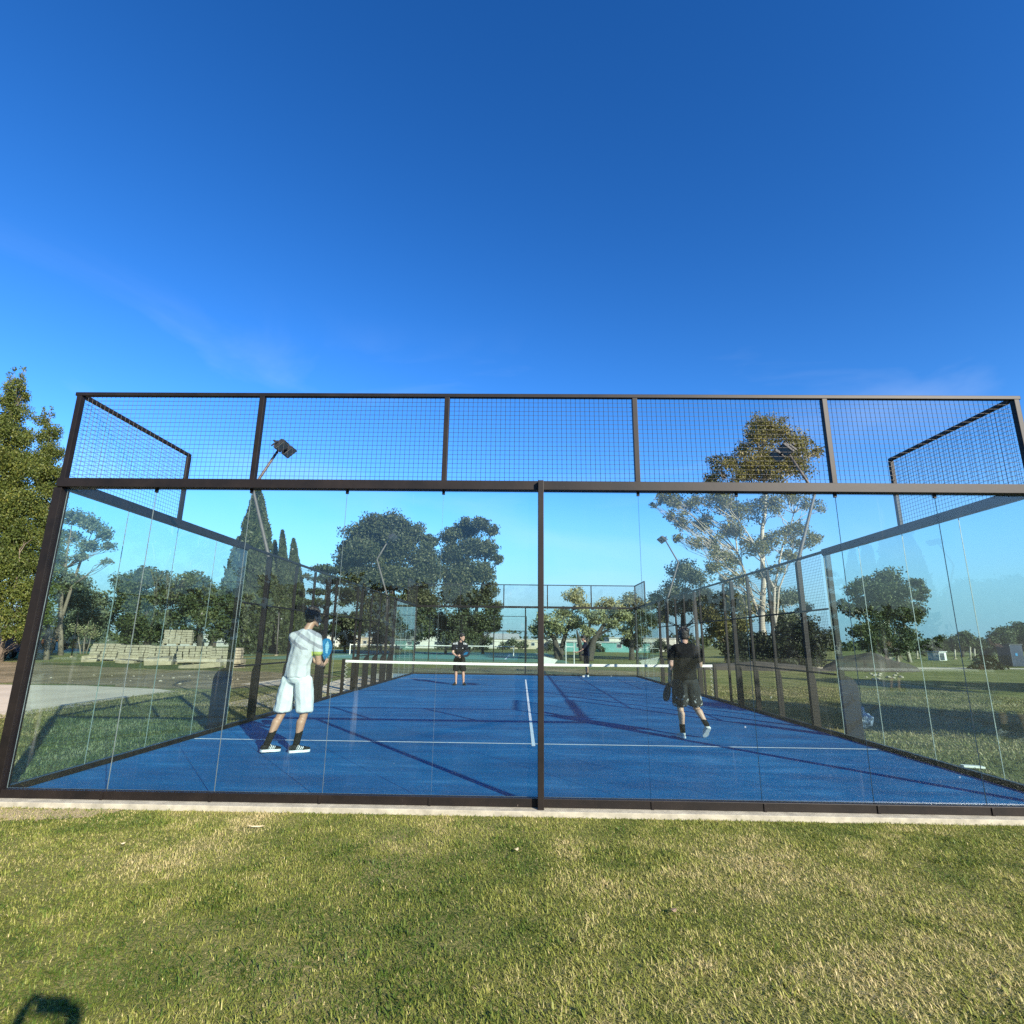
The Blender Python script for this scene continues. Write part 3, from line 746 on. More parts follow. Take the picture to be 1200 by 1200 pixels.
JB = dict(head=(7.49, 3.86, 1.555), neck=(7.475, 3.78, 1.425), shL=(7.275, 3.76, 1.345), shR=(7.665, 3.76, 1.335), elL=(7.215, 3.70, 1.11), wrL=(7.23, 3.86, 0.93),
          elR=(7.74, 3.90, 1.10), wrR=(7.58, 4.08, 1.08), pelvis=(7.44, 3.75, 0.88), hipL=(7.35, 3.75, 0.84), hipR=(7.53, 3.75, 0.84),
          knL=(7.345, 3.78, 0.475), anL=(7.345, 3.71, 0.105), knR=(7.60, 3.82, 0.47), anR=(7.715, 3.68, 0.21),
          heelL=(7.35, 3.665, 0.012), toeL=(7.325, 3.93, 0.003), heelR=(7.745, 3.665, 0.165), toeR=(7.72, 3.84, 0.006), face=(0.05, 1, -0.12), chest=(0.0, 1, -0.0))
person((7.48, 3.75, 0), 'man in black shirt and patterned black shorts, back turned, near right of the court', JB, M['skin_pale'], M['black_cloth'], M['pattern'], 0.28, (M['shoe_white'], M['sole']), 0.98,
       hands=[('L', (-0.05, 0.2, -1), (0.8, 0.4, 0), 1.0, True), ('R', (-0.7, 0.5, 0.1), (0, 0.6, 0.6), 0.8, True)], wide=1.08)
M['racket_dark'] = simple('racket_dark', (0.018, 0.018, 0.022), 0.4, 0.1)
M['racket_mark'] = simple('racket_mark', (0.10, 0.10, 0.12), 0.4, 0.1)
racket('racket', (7.235, 3.93, 0.92), (-0.16, 0.05, -0.9), (0.80, -0.6, 0), 'dark padel racket hanging from the hand of the black-dressed player', M['racket_dark'], M['racket_mark'])

JF = dict(head=(2.80, 13.80, 1.555), neck=(2.73, 13.85, 1.40), shR=(2.52, 13.86, 1.315), shL=(2.92, 13.90, 1.305), elR=(2.50, 13.74, 1.05), wrR=(2.68, 13.56, 0.93),
          elL=(2.98, 13.76, 1.05), wrL=(2.80, 13.55, 0.95), pelvis=(2.72, 13.90, 0.86), hipR=(2.63, 13.88, 0.82), hipL=(2.81, 13.88, 0.82),
          knR=(2.62, 13.80, 0.46), anR=(2.62, 13.88, 0.10), knL=(2.86, 13.80, 0.46), anL=(2.88, 13.88, 0.10),
          heelR=(2.62, 13.94, 0.003), toeR=(2.57, 13.69, 0.003), heelL=(2.87, 13.94, 0.003), toeL=(2.96, 13.71, 0.003), face=(0.75, -0.66, -0.05), chest=(0.12, -1, 0))
person((2.75, 13.85, 0), 'man in black jersey with white shoulder stripes, facing us from beyond the net', JF, M['skin_pale'], None, M['black_cloth'], 0.0, (M['shoe_dark'], M['shoe_dark']), 0.97,
       hands=[('R', (0.6, -0.5, -0.1), (0.3, 0.6, 0.5), 0.9, True), ('L', (-0.7, -0.4, 0), (0, 0.5, 0.6), 0.9, True)],
       shirt_mats=[M['black_jersey'], M['white_cloth']],
       marks_shirt=[(lambda c: c.z > 1.335 and abs(c.x) > 0.10 and (abs(c.x)*42) % 2 < 1.0, 1), (lambda c: c.y < -0.07 and abs(c.x-0.10) < 0.028 and abs(c.z-1.22) < 0.028, 1), (lambda c: c.y < -0.07 and abs(c.x+0.14) < 0.030 and abs(c.z-1.20) < 0.014, 1)])
racket('racket', (2.74, 13.49, 0.93), (0.75, -0.2, 0.35), (0.2, -0.9, 0.3), 'dark padel racket held across the waist of the player beyond the net', M['racket_dark'], M['racket_blue'])

JG = dict(head=(7.55, 19.42, 1.60), neck=(7.62, 19.42, 1.45), shL=(7.62, 19.24, 1.38), shR=(7.64, 19.58, 1.38), elL=(7.46, 19.20, 1.11), wrL=(7.23, 19.28, 1.03),
          elR=(7.70, 19.62, 1.10), wrR=(7.55, 19.52, 0.95), pelvis=(7.67, 19.42, 0.88), hipL=(7.66, 19.33, 0.84), hipR=(7.67, 19.51, 0.84),
          knL=(7.64, 19.33, 0.46), anL=(7.66, 19.33, 0.10), knR=(7.67, 19.52, 0.46), anR=(7.72, 19.52, 0.10),
          heelL=(7.71, 19.33, 0.003), toeL=(7.45, 19.32, 0.003), heelR=(7.77, 19.52, 0.003), toeR=(7.51, 19.53, 0.003), face=(-1, 0.05, -0.15), chest=(-1, 0, 0))
person((7.66, 19.42, 0), 'man in dark navy clothes standing sideways by the far glass with one forearm held out', JG, M['skin'], M['navy'], M['navy'], 0.2, (M['shoe_white'], M['sole']), 1.0,
       hands=[('L', (-1, 0.1, 0.05), (0, 0, 1), 0.4, False), ('R', (-0.7, -0.3, -0.3), (0, -1, 0), 0.6, False)])

# the photographer, whose raised hands and phone throw the shadow at the lower left
cx, cy, cz = CAM
px0 = cx+0.062
JP = dict(head=(px0, cy-0.66, 1.555), neck=(px0, cy-0.71, 1.405), shL=(px0-0.19, cy-0.70, 1.33), shR=(px0+0.19, cy-0.70, 1.33), elL=(px0-0.24, cy-0.42, 1.14), wrL=(px0-0.105, cy-0.10, 1.355),
          elR=(px0+0.24, cy-0.42, 1.14), wrR=(px0+0.125, cy-0.10, 1.350), pelvis=(px0, cy-0.76, 0.84), hipL=(px0-0.09, cy-0.76, 0.80), hipR=(px0+0.09, cy-0.76, 0.80),
          knL=(px0-0.10, cy-0.74, 0.40), anL=(px0-0.11, cy-0.78, 0.04), knR=(px0+0.11, cy-0.74, 0.40), anR=(px0+0.12, cy-0.78, 0.04),
          heelL=(px0-0.11, cy-0.84, -0.057), toeL=(px0-0.14, cy-0.58, -0.057), heelR=(px0+0.12, cy-0.84, -0.057), toeR=(px0+0.15, cy-0.58, -0.057), face=(0, 1, -0.1), chest=(0, 1, 0))
person((px0, cy-0.76, GZ), 'photographer standing on the front grass with phone raised, seen only by the shadow of hands', JP, M['skin'], M['navy'], M['navy'], 0.2, (M['shoe_dark'], M['sole']), 0.97,
       hands=[('L', (0.10, 0.42, 0.9), (0.8, 0.2, 0.1), 0.35, False), ('R', (-0.12, 0.42, 0.85), (-0.8, 0.2, 0.1), 0.9, False)], long_trousers=True)
ph = empty('phone', (px0, cy-0.035, cz+0.012), 0, 'slim dark phone held sideways over the front grass', 'phone')
m = MB(); m.bbox((-0.076, -0.004, -0.037), (0.076, 0.004, 0.037), 0.0035); m.build('case', M['lamp_body'], ph)
m = MB(); m.bbox((-0.073, -0.0062, -0.034), (0.073, -0.0044, 0.034), 0.0006); m.build('screen', M['lamp_lens'], ph)

# ================================================================== VEGETATION
def leaf_quads(C, size, up=0.0, aspect=1.6, tint=None, r=None):
    """diamond leaf clumps at centres C"""
    r = r or rng; n = len(C)
    d = r.normal(size=(n, 3)); d[:, 2] += up*1.6; d /= np.linalg.norm(d, axis=1)[:, None]
    e = r.normal(size=(n, 3)); e -= d*(e*d).sum(1)[:, None]; e /= np.linalg.norm(e, axis=1)[:, None]
    s = size*(0.6+0.8*r.random(n))[:, None]
    L = d*s*aspect*0.5; W = e*s*0.5
    V = np.empty((n, 4, 3)); V[:, 0] = C-L; V[:, 1] = C+W-L*0.1; V[:, 2] = C+L; V[:, 3] = C-W-L*0.1
    return V.reshape(-1, 3)
def clump_points(c, rad, n, flat=0.75, sub=7):
    k = max(3, sub); cc = rng.normal(size=(k, 3)); cc /= np.linalg.norm(cc, axis=1)[:, None]; cc *= rad*rng.uniform(0.3, 0.85, k)[:, None]
    idx = rng.integers(0, k, n)
    p = cc[idx] + np.clip(rng.normal(size=(n, 3)), -1.45, 1.45)*rad*0.35
    p[:, 2] *= flat
    return p + np.asarray(c), np.clip(0.5 + rng.normal(size=k)[idx]*0.17 + rng.normal(size=n)*0.08, 0, 1)

def limb_pts(a, b, k=5, amp=0.06):
    a, b = Vector(a), Vector(b); L = (b-a).length; out = []
    for i in range(k+1):
        t = i/k; p = a.lerp(b, t)
        if 0 < i < k: p += Vector((random.uniform(-1, 1), random.uniform(-1, 1), random.uniform(-0.4, 0.6)))*L*amp
        out.append(p)
    return out

def tree(name, label, base, stems, clumps, leaf, bark, lsize=0.22, dens=60, flat=0.75, group=None, br=0.05, cat='tree', up=0.0, trunk_r=0.25, sub=7, limb=True):
    """base: root point. stems: polylines (local). clumps: (centre local, radius)."""
    root = empty(name, base, 0, label, cat, group)
    t = MB()
    for st in stems:
        k = len(st['p']); r0 = st.get('r', trunk_r)
        pts = []
        for i in range(k-1): pts += limb_pts(st['p'][i], st['p'][i+1], 3, 0.025)[:-1]
        pts.append(Vector(st['p'][-1])); q = len(pts)
        t.tube(pts, [max(0.015, r0*(1-0.85*(i/(q-1))**0.9)) for i in range(q)], 9)
        st['full'] = pts
    P = []; TT = []; dens *= 2.5; lsize *= 0.62
    for c, r in clumps:
        c = Vector(c); n = max(12, int(dens*r*r))
        p, tt = clump_points(c, r, n, flat, sub); P.append(p); TT.append(tt)
        if limb and stems:
            best = None
            for st in stems:
                for s_ in st['full']:
                    dh = math.hypot(c.x-s_.x, c.y-s_.y); sc = abs((c.z-s_.z)-0.7*dh) + 0.5*dh
                    if s_.z < c.z+0.2 and (best is None or sc < best[0]): best = (sc, s_)
            if best:
                rr = br*(0.5+0.5*r); pts = limb_pts(best[1], c, 4, 0.07); t.tube(pts, [rr*(1-0.7*i/4) for i in range(5)], 5)
                for _ in range(3):
                    e = c + Vector((random.gauss(0, .5), random.gauss(0, .5), random.gauss(0, .4)))*r; t.tube(limb_pts(pts[3], e, 2, 0.1), [rr*0.35, rr*0.2, rr*0.1], 4)
    t.build('trunk', bark, root, True)
    P = np.concatenate(P); TT = np.concatenate(TT)
    quads('crown', leaf_quads(P, lsize, up), TT, leaf, root)
    return root

def picture_tree(name, label, Y, base_px, stems_px, clumps_px, leaf, bark, depth=0.55, copies=2, spray=(0.60, 0.88), **kw):
    """lay out a tree's clumps from where they stand in the photograph, spread in depth through a real crown"""
    b = at(base_px[0], base_px[1], Y); b[2] = GZ
    px_m = (Y-CAM[1])/F_PX
    cs = []
    xs = [c[0] for c in clumps_px]; xm = (min(xs)+max(xs))/2; R = max(1.0, (max(xs)-min(xs))/2*px_m)
    for (x, y, r) in clumps_px:
        p = at(x, y, Y) - b; rm = r*px_m*1.15
        lim = math.sqrt(max(0.05, 1-((x-xm)*px_m/R/1.1)**2))*R*depth
        for k in range(copies):
            dy = lim*(random.uniform(0.1, 1.0))*(1 if k % 2 else -1) if copies > 1 else random.uniform(-lim, lim)
            sc = 1 + dy/(Y-CAM[1])           # nearer copies drawn in so that the tree keeps its own outline
            q = Vector((p[0]+(b[0]-CAM[0])*(sc-1)*0.5, dy, (p[2]+b[2]-CAM[2])*sc + CAM[2]-b[2]))
            if rm > 0.35:       # each bough carries several smaller sprays
                for _ in range(3):
                    j = Vector((random.gauss(0, 1), random.gauss(0, 1), random.gauss(0, 0.8))); j *= rm*random.uniform(0.25, 0.62)/max(j.length, 0.01)
                    cs.append((tuple(q+j), rm*random.uniform(*spray)))
            else: cs.append((tuple(q), rm*random.uniform(0.85, 1.05)))
    st = []
    for s in stems_px:
        pts = []
        for i, (x, y) in enumerate(s['px']):
            p = at(x, y, Y) - b
            if i == 0: p[2] = -0.1
            pts.append((p[0], s.get('dy', 0)*i/len(s['px']), p[2]))
        st.append(dict(p=pts, r=s['r']))
    return tree(name, label, tuple(b), st, cs, leaf, bark, **kw)

# ---- tall white-trunked eucalyptus behind the right fence
EUC = [(895,500,18),(880,512,20),(915,512,22),(935,520,17),(925,540,22),(893,540,24),(866,540,20),(845,545,14),(905,495,12),(851,557,12),(832,562,9),(940,540,14),(950,530,9),(875,555,15),(910,560,15),
       (790,585,14),(812,588,15),(842,588,18),(872,596,20),(905,590,18),(935,585,16),(955,590,9),(800,610,11),(784,605,8),(826,615,15),(856,622,16),(832,641,14),(815,635,9),(851,652,14),(835,668,11),
       (880,642,14),(905,632,15),(927,622,14),(941,634,12),(955,631,8),(920,652,11),(795,631,7),(862,677,11),(900,672,10),(776,583,8),(768,592,5)]
picture_tree('eucalyptus_tree', 'tall eucalyptus with white trunks and airy crown rising above the right fence', 40, (893, 765),
             [dict(px=[(893, 765), (894, 700), (893, 640), (897, 580), (892, 530), (900, 495)], r=0.27), dict(px=[(905, 765), (884, 700), (868, 645), (862, 590)], r=0.18, dy=1.5),
              dict(px=[(912, 765), (905, 690), (880, 640), (850, 600)], r=0.15, dy=-1.5), dict(px=[(898, 740), (915, 690), (935, 640)], r=0.13, dy=1), dict(px=[(889, 690), (915, 640), (935, 585)], r=0.13, dy=-1)],
             EUC, M['leaf_euc'], M['bark_white'], lsize=0.17, dens=170, flat=0.85, br=0.045, depth=0.5, sub=6, spray=(0.44, 0.76))
# ---- eucalypts / bushy trees left of it, seen behind the black-dressed player
picture_tree('eucalyptus_tree', 'mid height eucalyptus with grey green crown behind the bent far floodlight pole', 50, (800, 765),
             [dict(px=[(800, 765), (800, 720), (803, 680)], r=0.3), dict(px=[(802, 745), (786, 700)], r=0.15, dy=1)],
             [(800,672,14),(786,690,12),(815,678,13),(826,698,13),(805,702,15),(785,714,11),(770,700,8),(772,722,8),(828,720,12)], M['leaf_grey'], M['bark_brown'], lsize=0.2, dens=170)
picture_tree('leafy_tree', 'broad grey green tree left of the white eucalyptus trunks, behind the mesh fence', 46, (852, 765),
             [dict(px=[(852, 765), (850, 720), (848, 695)], r=0.28)],
             [(850,700,15),(868,706,14),(835,722,14),(852,735,16),(870,732,14),(840,742,12),(880,715,10)], M['leaf_euc'], M['bark_brown'], lsize=0.2, dens=190)
picture_tree('leafy_tree', 'sparse pale tree just right of the white eucalyptus trunks', 55, (925, 765),
             [dict(px=[(925, 765), (922, 730), (915, 700)], r=0.22)], [(915,705,12),(930,700,10),(908,690,8),(940,712,8),(922,725,12),(905,722,10)], M['leaf_grey'], M['bark_white'], lsize=0.2, dens=150)
# ---- dense pair of dark trees left of centre
picture_tree('dense_tree', 'big dense dark tree, left of the twin pair beyond the far court', 56, (462, 768),
             [dict(px=[(462, 768), (462, 710), (455, 650), (460, 620)], r=0.55), dict(px=[(468, 740), (485, 680), (492, 640)], r=0.3, dy=2)],
             [(440,618,17),(460,613,15),(425,626,15),(480,622,15),(500,634,11),(415,655,16),(440,645,20),(470,643,20),(495,655,17),(405,667,9),(430,680,20),(460,678,20),(490,684,20),(415,698,13),(445,710,18),(475,715,18),(500,706,15),(430,728,14),(460,738,14),(490,735,14),(408,640,10),(505,670,12)],
             M['leaf_pine'], M['bark_dark'], lsize=0.25, dens=130, copies=3, flat=0.7)
picture_tree('dense_tree', 'dense dark tree with drooping right side, right of the twin pair beyond the far court', 58, (545, 768),
             [dict(px=[(545, 768), (547, 710), (548, 650), (555, 620)], r=0.5), dict(px=[(548, 740), (566, 680), (573, 620)], r=0.28, dy=2)],
             [(530,628,13),(546,620,12),(562,614,10),(578,622,7),(572,642,11),(553,643,16),(530,652,14),(545,672,17),(568,670,13),(576,692,10),(530,692,16),(555,700,16),(578,714,10),(540,726,14),(563,728,11),(525,672,11),(583,730,7),(582,655,6),(552,748,10),(530,745,10)],
             M['leaf_pine'], M['bark_dark'], lsize=0.25, dens=130, copies=3, flat=0.75)
for x, cl, lab in [(318, [(310,735,12),(325,728,12),(318,746,12)], 'low dark understory tree behind the slim cypresses'), (360, [(352,738,12),(368,742,11)], 'low dark understory tree at the foot of the cedar'),
                   (404, [(395,736,12),(410,728,13),(404,748,10)], 'low dark understory tree between the cedar and the big dense tree'), (446, [(436,732,12),(452,738,12),(444,750,9)], 'low dark understory tree under the big dense tree'),
                   (484, [(476,730,12),(494,736,12),(484,750,9)], 'low dark understory tree at the right foot of the big dense tree'), (522, [(514,728,12),(528,736,12),(520,750,8)], 'low dark understory tree between the twin dense trees'),
                   (566, [(556,738,11),(574,736,10),(566,750,8)], 'low dark understory tree at the right foot of the drooping dense tree'), (60, [(50,735,14),(66,742,13),(78,748,12)], 'low dark understory tree beside the left corner post'),
                   (270, [(264,738,12),(278,744,11),(270,725,10)], 'low dark understory tree at the left foot of the tallest cypress')]:
    picture_tree('understory_tree', lab, 64, (x, 766), [dict(px=[(x, 766), (x, 738)], r=0.2)], cl, M['leaf_dark'], M['bark_dark'], lsize=0.25, dens=110, group='low trees under the tall ones')
# ---- pale trees beyond the far wall
picture_tree('pale_tree', 'pale yellow green tree beyond the far glass, left of the navy figure', 45, (655, 768),
             [dict(px=[(655, 768), (650, 750), (640, 735)], r=0.4), dict(px=[(655, 762), (664, 740), (672, 715)], r=0.3, dy=1)],
             [(672,702,12),(684,712,9),(660,718,10),(640,728,12),(655,735,12),(628,738,8),(676,728,11)], M['leaf_pale'], M['bark_dark'], lsize=0.20, dens=120)
picture_tree('pale_tree', 'pale loose tree with dark slanting limbs directly behind the navy figure', 43, (690, 768),
             [dict(px=[(690, 768), (695, 752), (704, 738), (715, 715)], r=0.4), dict(px=[(688, 765), (690, 740), (698, 715)], r=0.25, dy=1), dict(px=[(683, 768), (678, 750), (675, 738)], r=0.3, dy=-1)],
             [(716,706,9),(708,714,10),(722,716,10),(700,726,10),(718,728,10),(690,720,8),(688,738,9),(732,722,8)], M['leaf_pale'], M['bark_dark'], lsize=0.20, dens=110)
picture_tree('pale_tree', 'pale loose tree beyond the far glass, beside its right corner', 47, (740, 768),
             [dict(px=[(740, 768), (741, 745), (738, 720)], r=0.3)],
             [(738,704,11),(748,712,10),(730,714,8),(742,726,12),(755,722,9),(752,738,9),(735,740,8),(764,708,9),(765,728,9)], M['leaf_pale'], M['bark_dark'], lsize=0.20, dens=120)
picture_tree('dark_shrub', 'round dark shrub in front of the teal building beyond the far glass', 50, (742, 768), [], [(738,752,7),(746,754,8),(742,748,6)], M['leaf_dark'], M['bark_dark'], lsize=0.22, dens=150, cat='shrub', limb=False)
# ---- round tree group at the right
picture_tree('eucalyptus_tree', 'rounded dark eucalyptus standing alone beyond the right hand glass', 52, (1040, 772),
             [dict(px=[(1040, 772), (1040, 735), (1042, 695)], r=0.35), dict(px=[(1066, 772), (1063, 730), (1066, 700)], r=0.2, dy=1.5), dict(px=[(1022, 772), (1015, 735), (1000, 695)], r=0.2, dy=-1), dict(px=[(1052, 772), (1055, 720)], r=0.16, dy=2)],
             [(1040,676,13),(1026,686,13),(1055,692,16),(1003,690,10),(992,712,7),(986,706,5),(1015,712,14),(1040,716,17),(1062,716,13),(1077,697,7),(1082,691,6),(1035,742,15),(1012,740,12),(1060,742,12),(1025,755,10),(1050,757,10),(1040,697,14),(1071,684,6),(1074,722,7)],
             M['leaf_dark'], M['bark_white'], lsize=0.24, dens=140, sub=8)
# ---- Italian cypresses
def column_tree(name, label, Y, px_base, px_top, half_w, leaf, bark, prof, n, lobes=(), group=None, lsize=0.28, ragged=0.16):
    n = int(n*1.8); lsize *= 0.72
    b = at(px_base[0], px_base[1], Y); b[2] = GZ; top = at(px_top[0], px_top[1], Y); H = top[2]-GZ
    k = (Y-CAM[1])/F_PX; Rm = half_w*k; dx = top[0]-b[0]
    root = empty(name, tuple(b), 0, label, 'tree', group)
    t = MB(); t.tube([(0, 0, -0.1), (dx*0.2, 0, H*0.25), (dx*0.6, 0, H*0.6), (dx*0.9, 0, H*0.9)], [Rm*0.16+0.1, Rm*0.12+0.06, 0.08, 0.02], 9)
    for i in range(10):
        a = random.uniform(0, 2*PI); z = random.uniform(0.05, 0.3)*H; t.tube([(dx*z/H, 0, z), (Rm*0.5*math.cos(a), Rm*0.5*math.sin(a), z+H*0.12)], [0.06, 0.02], 5)
    t.build('trunk', bark, root, True)
    zz = rng.random(n); th = rng.random(n)*2*PI
    pr = np.interp(zz, [p[0] for p in prof], [p[1] for p in prof])
    nz = np.array([noise.noise(Vector((math.cos(a)*1.6, math.sin(a)*1.6, z*H*0.55))) for a, z in zip(th, zz)])
    n2 = np.array([noise.noise(Vector((math.cos(a)*4+9, math.sin(a)*4, z*H*1.6))) for a, z in zip(th, zz)])
    rad = Rm*pr*(1+ragged*1.6*nz+ragged*1.3*n2)*np.clip(1-np.abs(rng.normal(size=n))*0.22, 0.15, 1)
    C = np.stack([dx*zz+rad*np.cos(th), rad*np.sin(th), zz*H*1.0], 1)
    tint = np.clip(0.45+0.5*n2+0.2*nz+rng.normal(size=n)*0.13, 0, 1)
    P = [C]; T = [tint]
    for (px, py, r, hh) in lobes:       # side leaders
        c = at(px, py, Y)-b; q = int(n*0.12); z2 = rng.random(q); a2 = rng.random(q)*2*PI
        rr = r*k*np.sqrt(np.clip(1-z2, 0.02, 1))*np.clip(1-np.abs(rng.normal(size=q))*0.3, 0.1, 1)*(1+0.25*rng.normal(size=q)*0.5)
        P.append(np.stack([c[0]+rr*np.cos(a2), rr*np.sin(a2), c[2]-hh*k*(1-z2)], 1)); T.append(np.clip(0.5+rng.normal(size=q)*0.18, 0, 1))
    P = np.concatenate(P); T = np.concatenate(T)
    quads('crown', leaf_quads(P, lsize, 0.9, 2.0), T, leaf, root)
    return root
CP = [(0, 0.55), (0.08, 0.85), (0.3, 1.0), (0.55, 0.86), (0.78, 0.55), (0.93, 0.26), (1, 0.04)]
column_tree('cypress_tree', 'tallest dark Italian cypress, behind the near left floodlight', 50, (294, 768), (302, 572), 24, M['leaf_cyp'], M['bark_dark'], CP, 26000, lobes=[(281, 630, 13, 70), (309, 640, 8, 60), (275, 660, 9, 60)])
column_tree('cypress_tree', 'slim dark cypress with the sharper tip, in the pair right of the tallest one', 52, (333, 768), (331, 622), 9, M['leaf_cyp'], M['bark_dark'], CP, 9000, lsize=0.25)
column_tree('cypress_tree', 'slim dark cypress with the blunter lower tip, in the pair right of the tallest one', 53, (348, 768), (344, 632), 11, M['leaf_cyp'], M['bark_dark'], CP, 10000, lsize=0.25)
column_tree('cypress_tree', 'small dark cypress spire half hidden left of the slim pair', 54, (318, 768), (322, 634), 10, M['leaf_cyp'], M['bark_dark'], CP, 8000, lsize=0.25)
# golden cypresses at the left edge of the picture
picture_tree('golden_cypress_tree', 'tall golden green cypress, highest peak outside the left corner post', 28, (-8, 778),
             [dict(px=[(-8, 778), (-2, 700), (8, 600), (16, 480)], r=0.2), dict(px=[(-6, 778), (-14, 690), (-20, 600)], r=0.2, dy=1), dict(px=[(8, 745), (22, 700), (34, 650)], r=0.14, dy=-1)],
             [(19,433,3),(17,441,4),(21,449,6),(15,457,7),(20,466,7),(12,472,9),(20,484,9),(8,490,12),(16,505,14),(27,516,8),(-8,500,18),(14,530,18),(30,545,14),(-10,545,22),(10,570,20),(28,585,17),(-12,600,24),(12,615,20),(32,625,16),(5,650,20),(26,660,16),(-16,655,24),(14,690,15),(34,692,13),(-20,700,22),(22,722,11),(42,712,10),(48,690,8),(30,735,9),(10,722,10),(20,742,8),(46,726,9),(40,742,7)],
             M['leaf_gold'], M['bark_brown'], lsize=0.115, dens=620, flat=1.25, up=0.9, copies=2, depth=0.7, sub=14, br=0.03)
picture_tree('golden_cypress_tree', 'shorter golden green cypress peak touching the left corner post', 31, (54, 776),
             [dict(px=[(54, 776), (54, 700), (55, 600), (55, 500)], r=0.17)],
             [(55,479,2.5),(56,486,4),(53,495,6),(60,507,8),(52,514,8),(64,528,8),(54,536,13),(44,548,13),(66,552,9),(52,568,15),(64,580,10),(42,590,14),(56,604,14),(66,612,8),(48,630,14),(60,642,11),(44,662,13),(58,668,10),(50,692,10)],
             M['leaf_gold'], M['bark_brown'], lsize=0.115, dens=580, flat=1.25, up=0.9, copies=2, depth=0.8, sub=14, br=0.03)
# ---- trees beyond the left hand glass
picture_tree('gum_tree', 'open crowned gum tree seen through the first left glass panes', 40, (72, 765),
             [dict(px=[(72, 765), (72, 700), (78, 650), (84, 615)], r=0.2), dict(px=[(73, 690), (95, 645), (112, 622)], r=0.16, dy=1)],
             [(86,608,12),(108,616,13),(124,624,9),(104,640,10),(76,628,12),(126,657,5),(95,652,7),(128,640,7),(70,655,12),(80,680,14),(66,690,12)], M['leaf_grey'], M['bark_brown'], lsize=0.19, dens=150)
picture_tree('broad_tree', 'low grey green tree left of the rounded row, behind the paver stacks', 52, (100, 765), [dict(px=[(100, 765), (100, 700)], r=0.3)],
             [(90,692,18),(110,702,16),(78,708,14),(98,722,18),(118,722,14),(84,738,13),(108,742,13)], M['leaf_grey'], M['bark_dark'], lsize=0.24, dens=130)
picture_tree('broad_tree', 'highest rounded olive tree of the row behind the paver stacks', 50, (172, 768), [dict(px=[(172, 768), (172, 690)], r=0.4), dict(px=[(160, 766), (152, 710)], r=0.2, dy=1)],
             [(152,684,14),(167,673,13),(182,680,15),(196,690,13),(160,702,18),(185,704,18),(145,708,12),(170,724,17),(195,722,13),(148,730,13),(178,744,12),(155,747,10)], M['leaf_dark'], M['bark_dark'], lsize=0.24, dens=140)
picture_tree('broad_tree', 'rounded olive tree at the right of the row, next to the tallest cypress', 48, (236, 768), [dict(px=[(236, 768), (234, 700)], r=0.4), dict(px=[(243, 768), (255, 715)], r=0.25, dy=1)],
             [(222,680,14),(238,684,14),(214,698,14),(250,696,13),(230,705,17),(258,712,12),(212,722,13),(240,724,15),(262,730,11),(225,742,11),(252,744,10)], M['leaf_dark'], M['bark_dark'], lsize=0.24, dens=140)
picture_tree('bare_shrub', 'dry twiggy shrub standing behind the left paver stack', 44, (97, 770), [dict(px=[(94, 770), (92, 745), (90, 725)], r=0.07), dict(px=[(97, 770), (100, 745), (104, 728)], r=0.06), dict(px=[(100, 770), (106, 748), (112, 735)], r=0.05)],
             [(92,735,7),(102,738,8),(110,742,6)], M['leaf_pale'], M['bark_brown'], lsize=0.13, dens=60, cat='shrub')
# ---- cedar with flat tiers
def cedar():
    Y = 54; b = at(376, 768, Y); b[2] = GZ; k = (Y-CAM[1])/F_PX
    tiers = [(668, 20, 1), (680, 27, -1), (694, 30, 1), (708, 32, -1), (723, 34, 1), (737, 30, -1)]
    cl = []
    for (y, w, s) in tiers:
        for i in range(13):
            a = random.uniform(0, 2*PI); rr = w*k*math.sqrt(random.random())
            c = at(376, y, Y)-b; cl.append(((rr*math.cos(a), rr*math.sin(a), c[2]+random.uniform(-.15, .15)+0.05*rr), random.uniform(0.45, 0.85)))
    h = (at(376, 664, Y)-b)[2]
    tree('cedar_tree', 'flat tiered dark cedar between the slim cypresses and the big dense tree', tuple(b), [dict(p=[(0, 0, -0.1), (0.1, 0, h*0.5), (0, 0, h)], r=0.4)], cl, M['leaf_cyp'], M['bark_dark'], lsize=0.22, dens=200, flat=0.5)
cedar()
# ---- dark shrubs at the right
for lab, Y, bx, cl in [
        ('dark bushy shrub behind the right fence, left of the other two', 37, 868, [(858,752,12),(872,755,12),(865,765,11),(880,763,9)]),
        ('tallest dark shrub of the three behind the right fence', 36, 938, [(925,742,13),(940,734,14),(955,742,13),(930,758,14),(950,760,14),(968,752,10),(912,752,10)]),
        ('dark shrub in front of the white eucalyptus trunks', 36.5, 900, [(895,750,12),(905,758,12),(890,764,10),(915,768,9)])]:
    picture_tree('dark_shrub', lab, Y, (bx, 785), [], cl + [(c[0], 776, 9) for c in cl[:3]], M['leaf_shrub'], M['bark_dark'], lsize=0.18, dens=240, cat='shrub', limb=False, group='shrubs behind the right fence')
picture_tree('dark_bush', 'pointed dark bush by the gravel track at far right', 36, (1155, 788), [], [(1156,762,4),(1155,768,6),(1152,776,8),(1160,777,7),(1147,783,7),(1167,784,7),(1157,784,9)], M['leaf_shrub'], M['bark_dark'], lsize=0.18, dens=240, cat='shrub', limb=False)
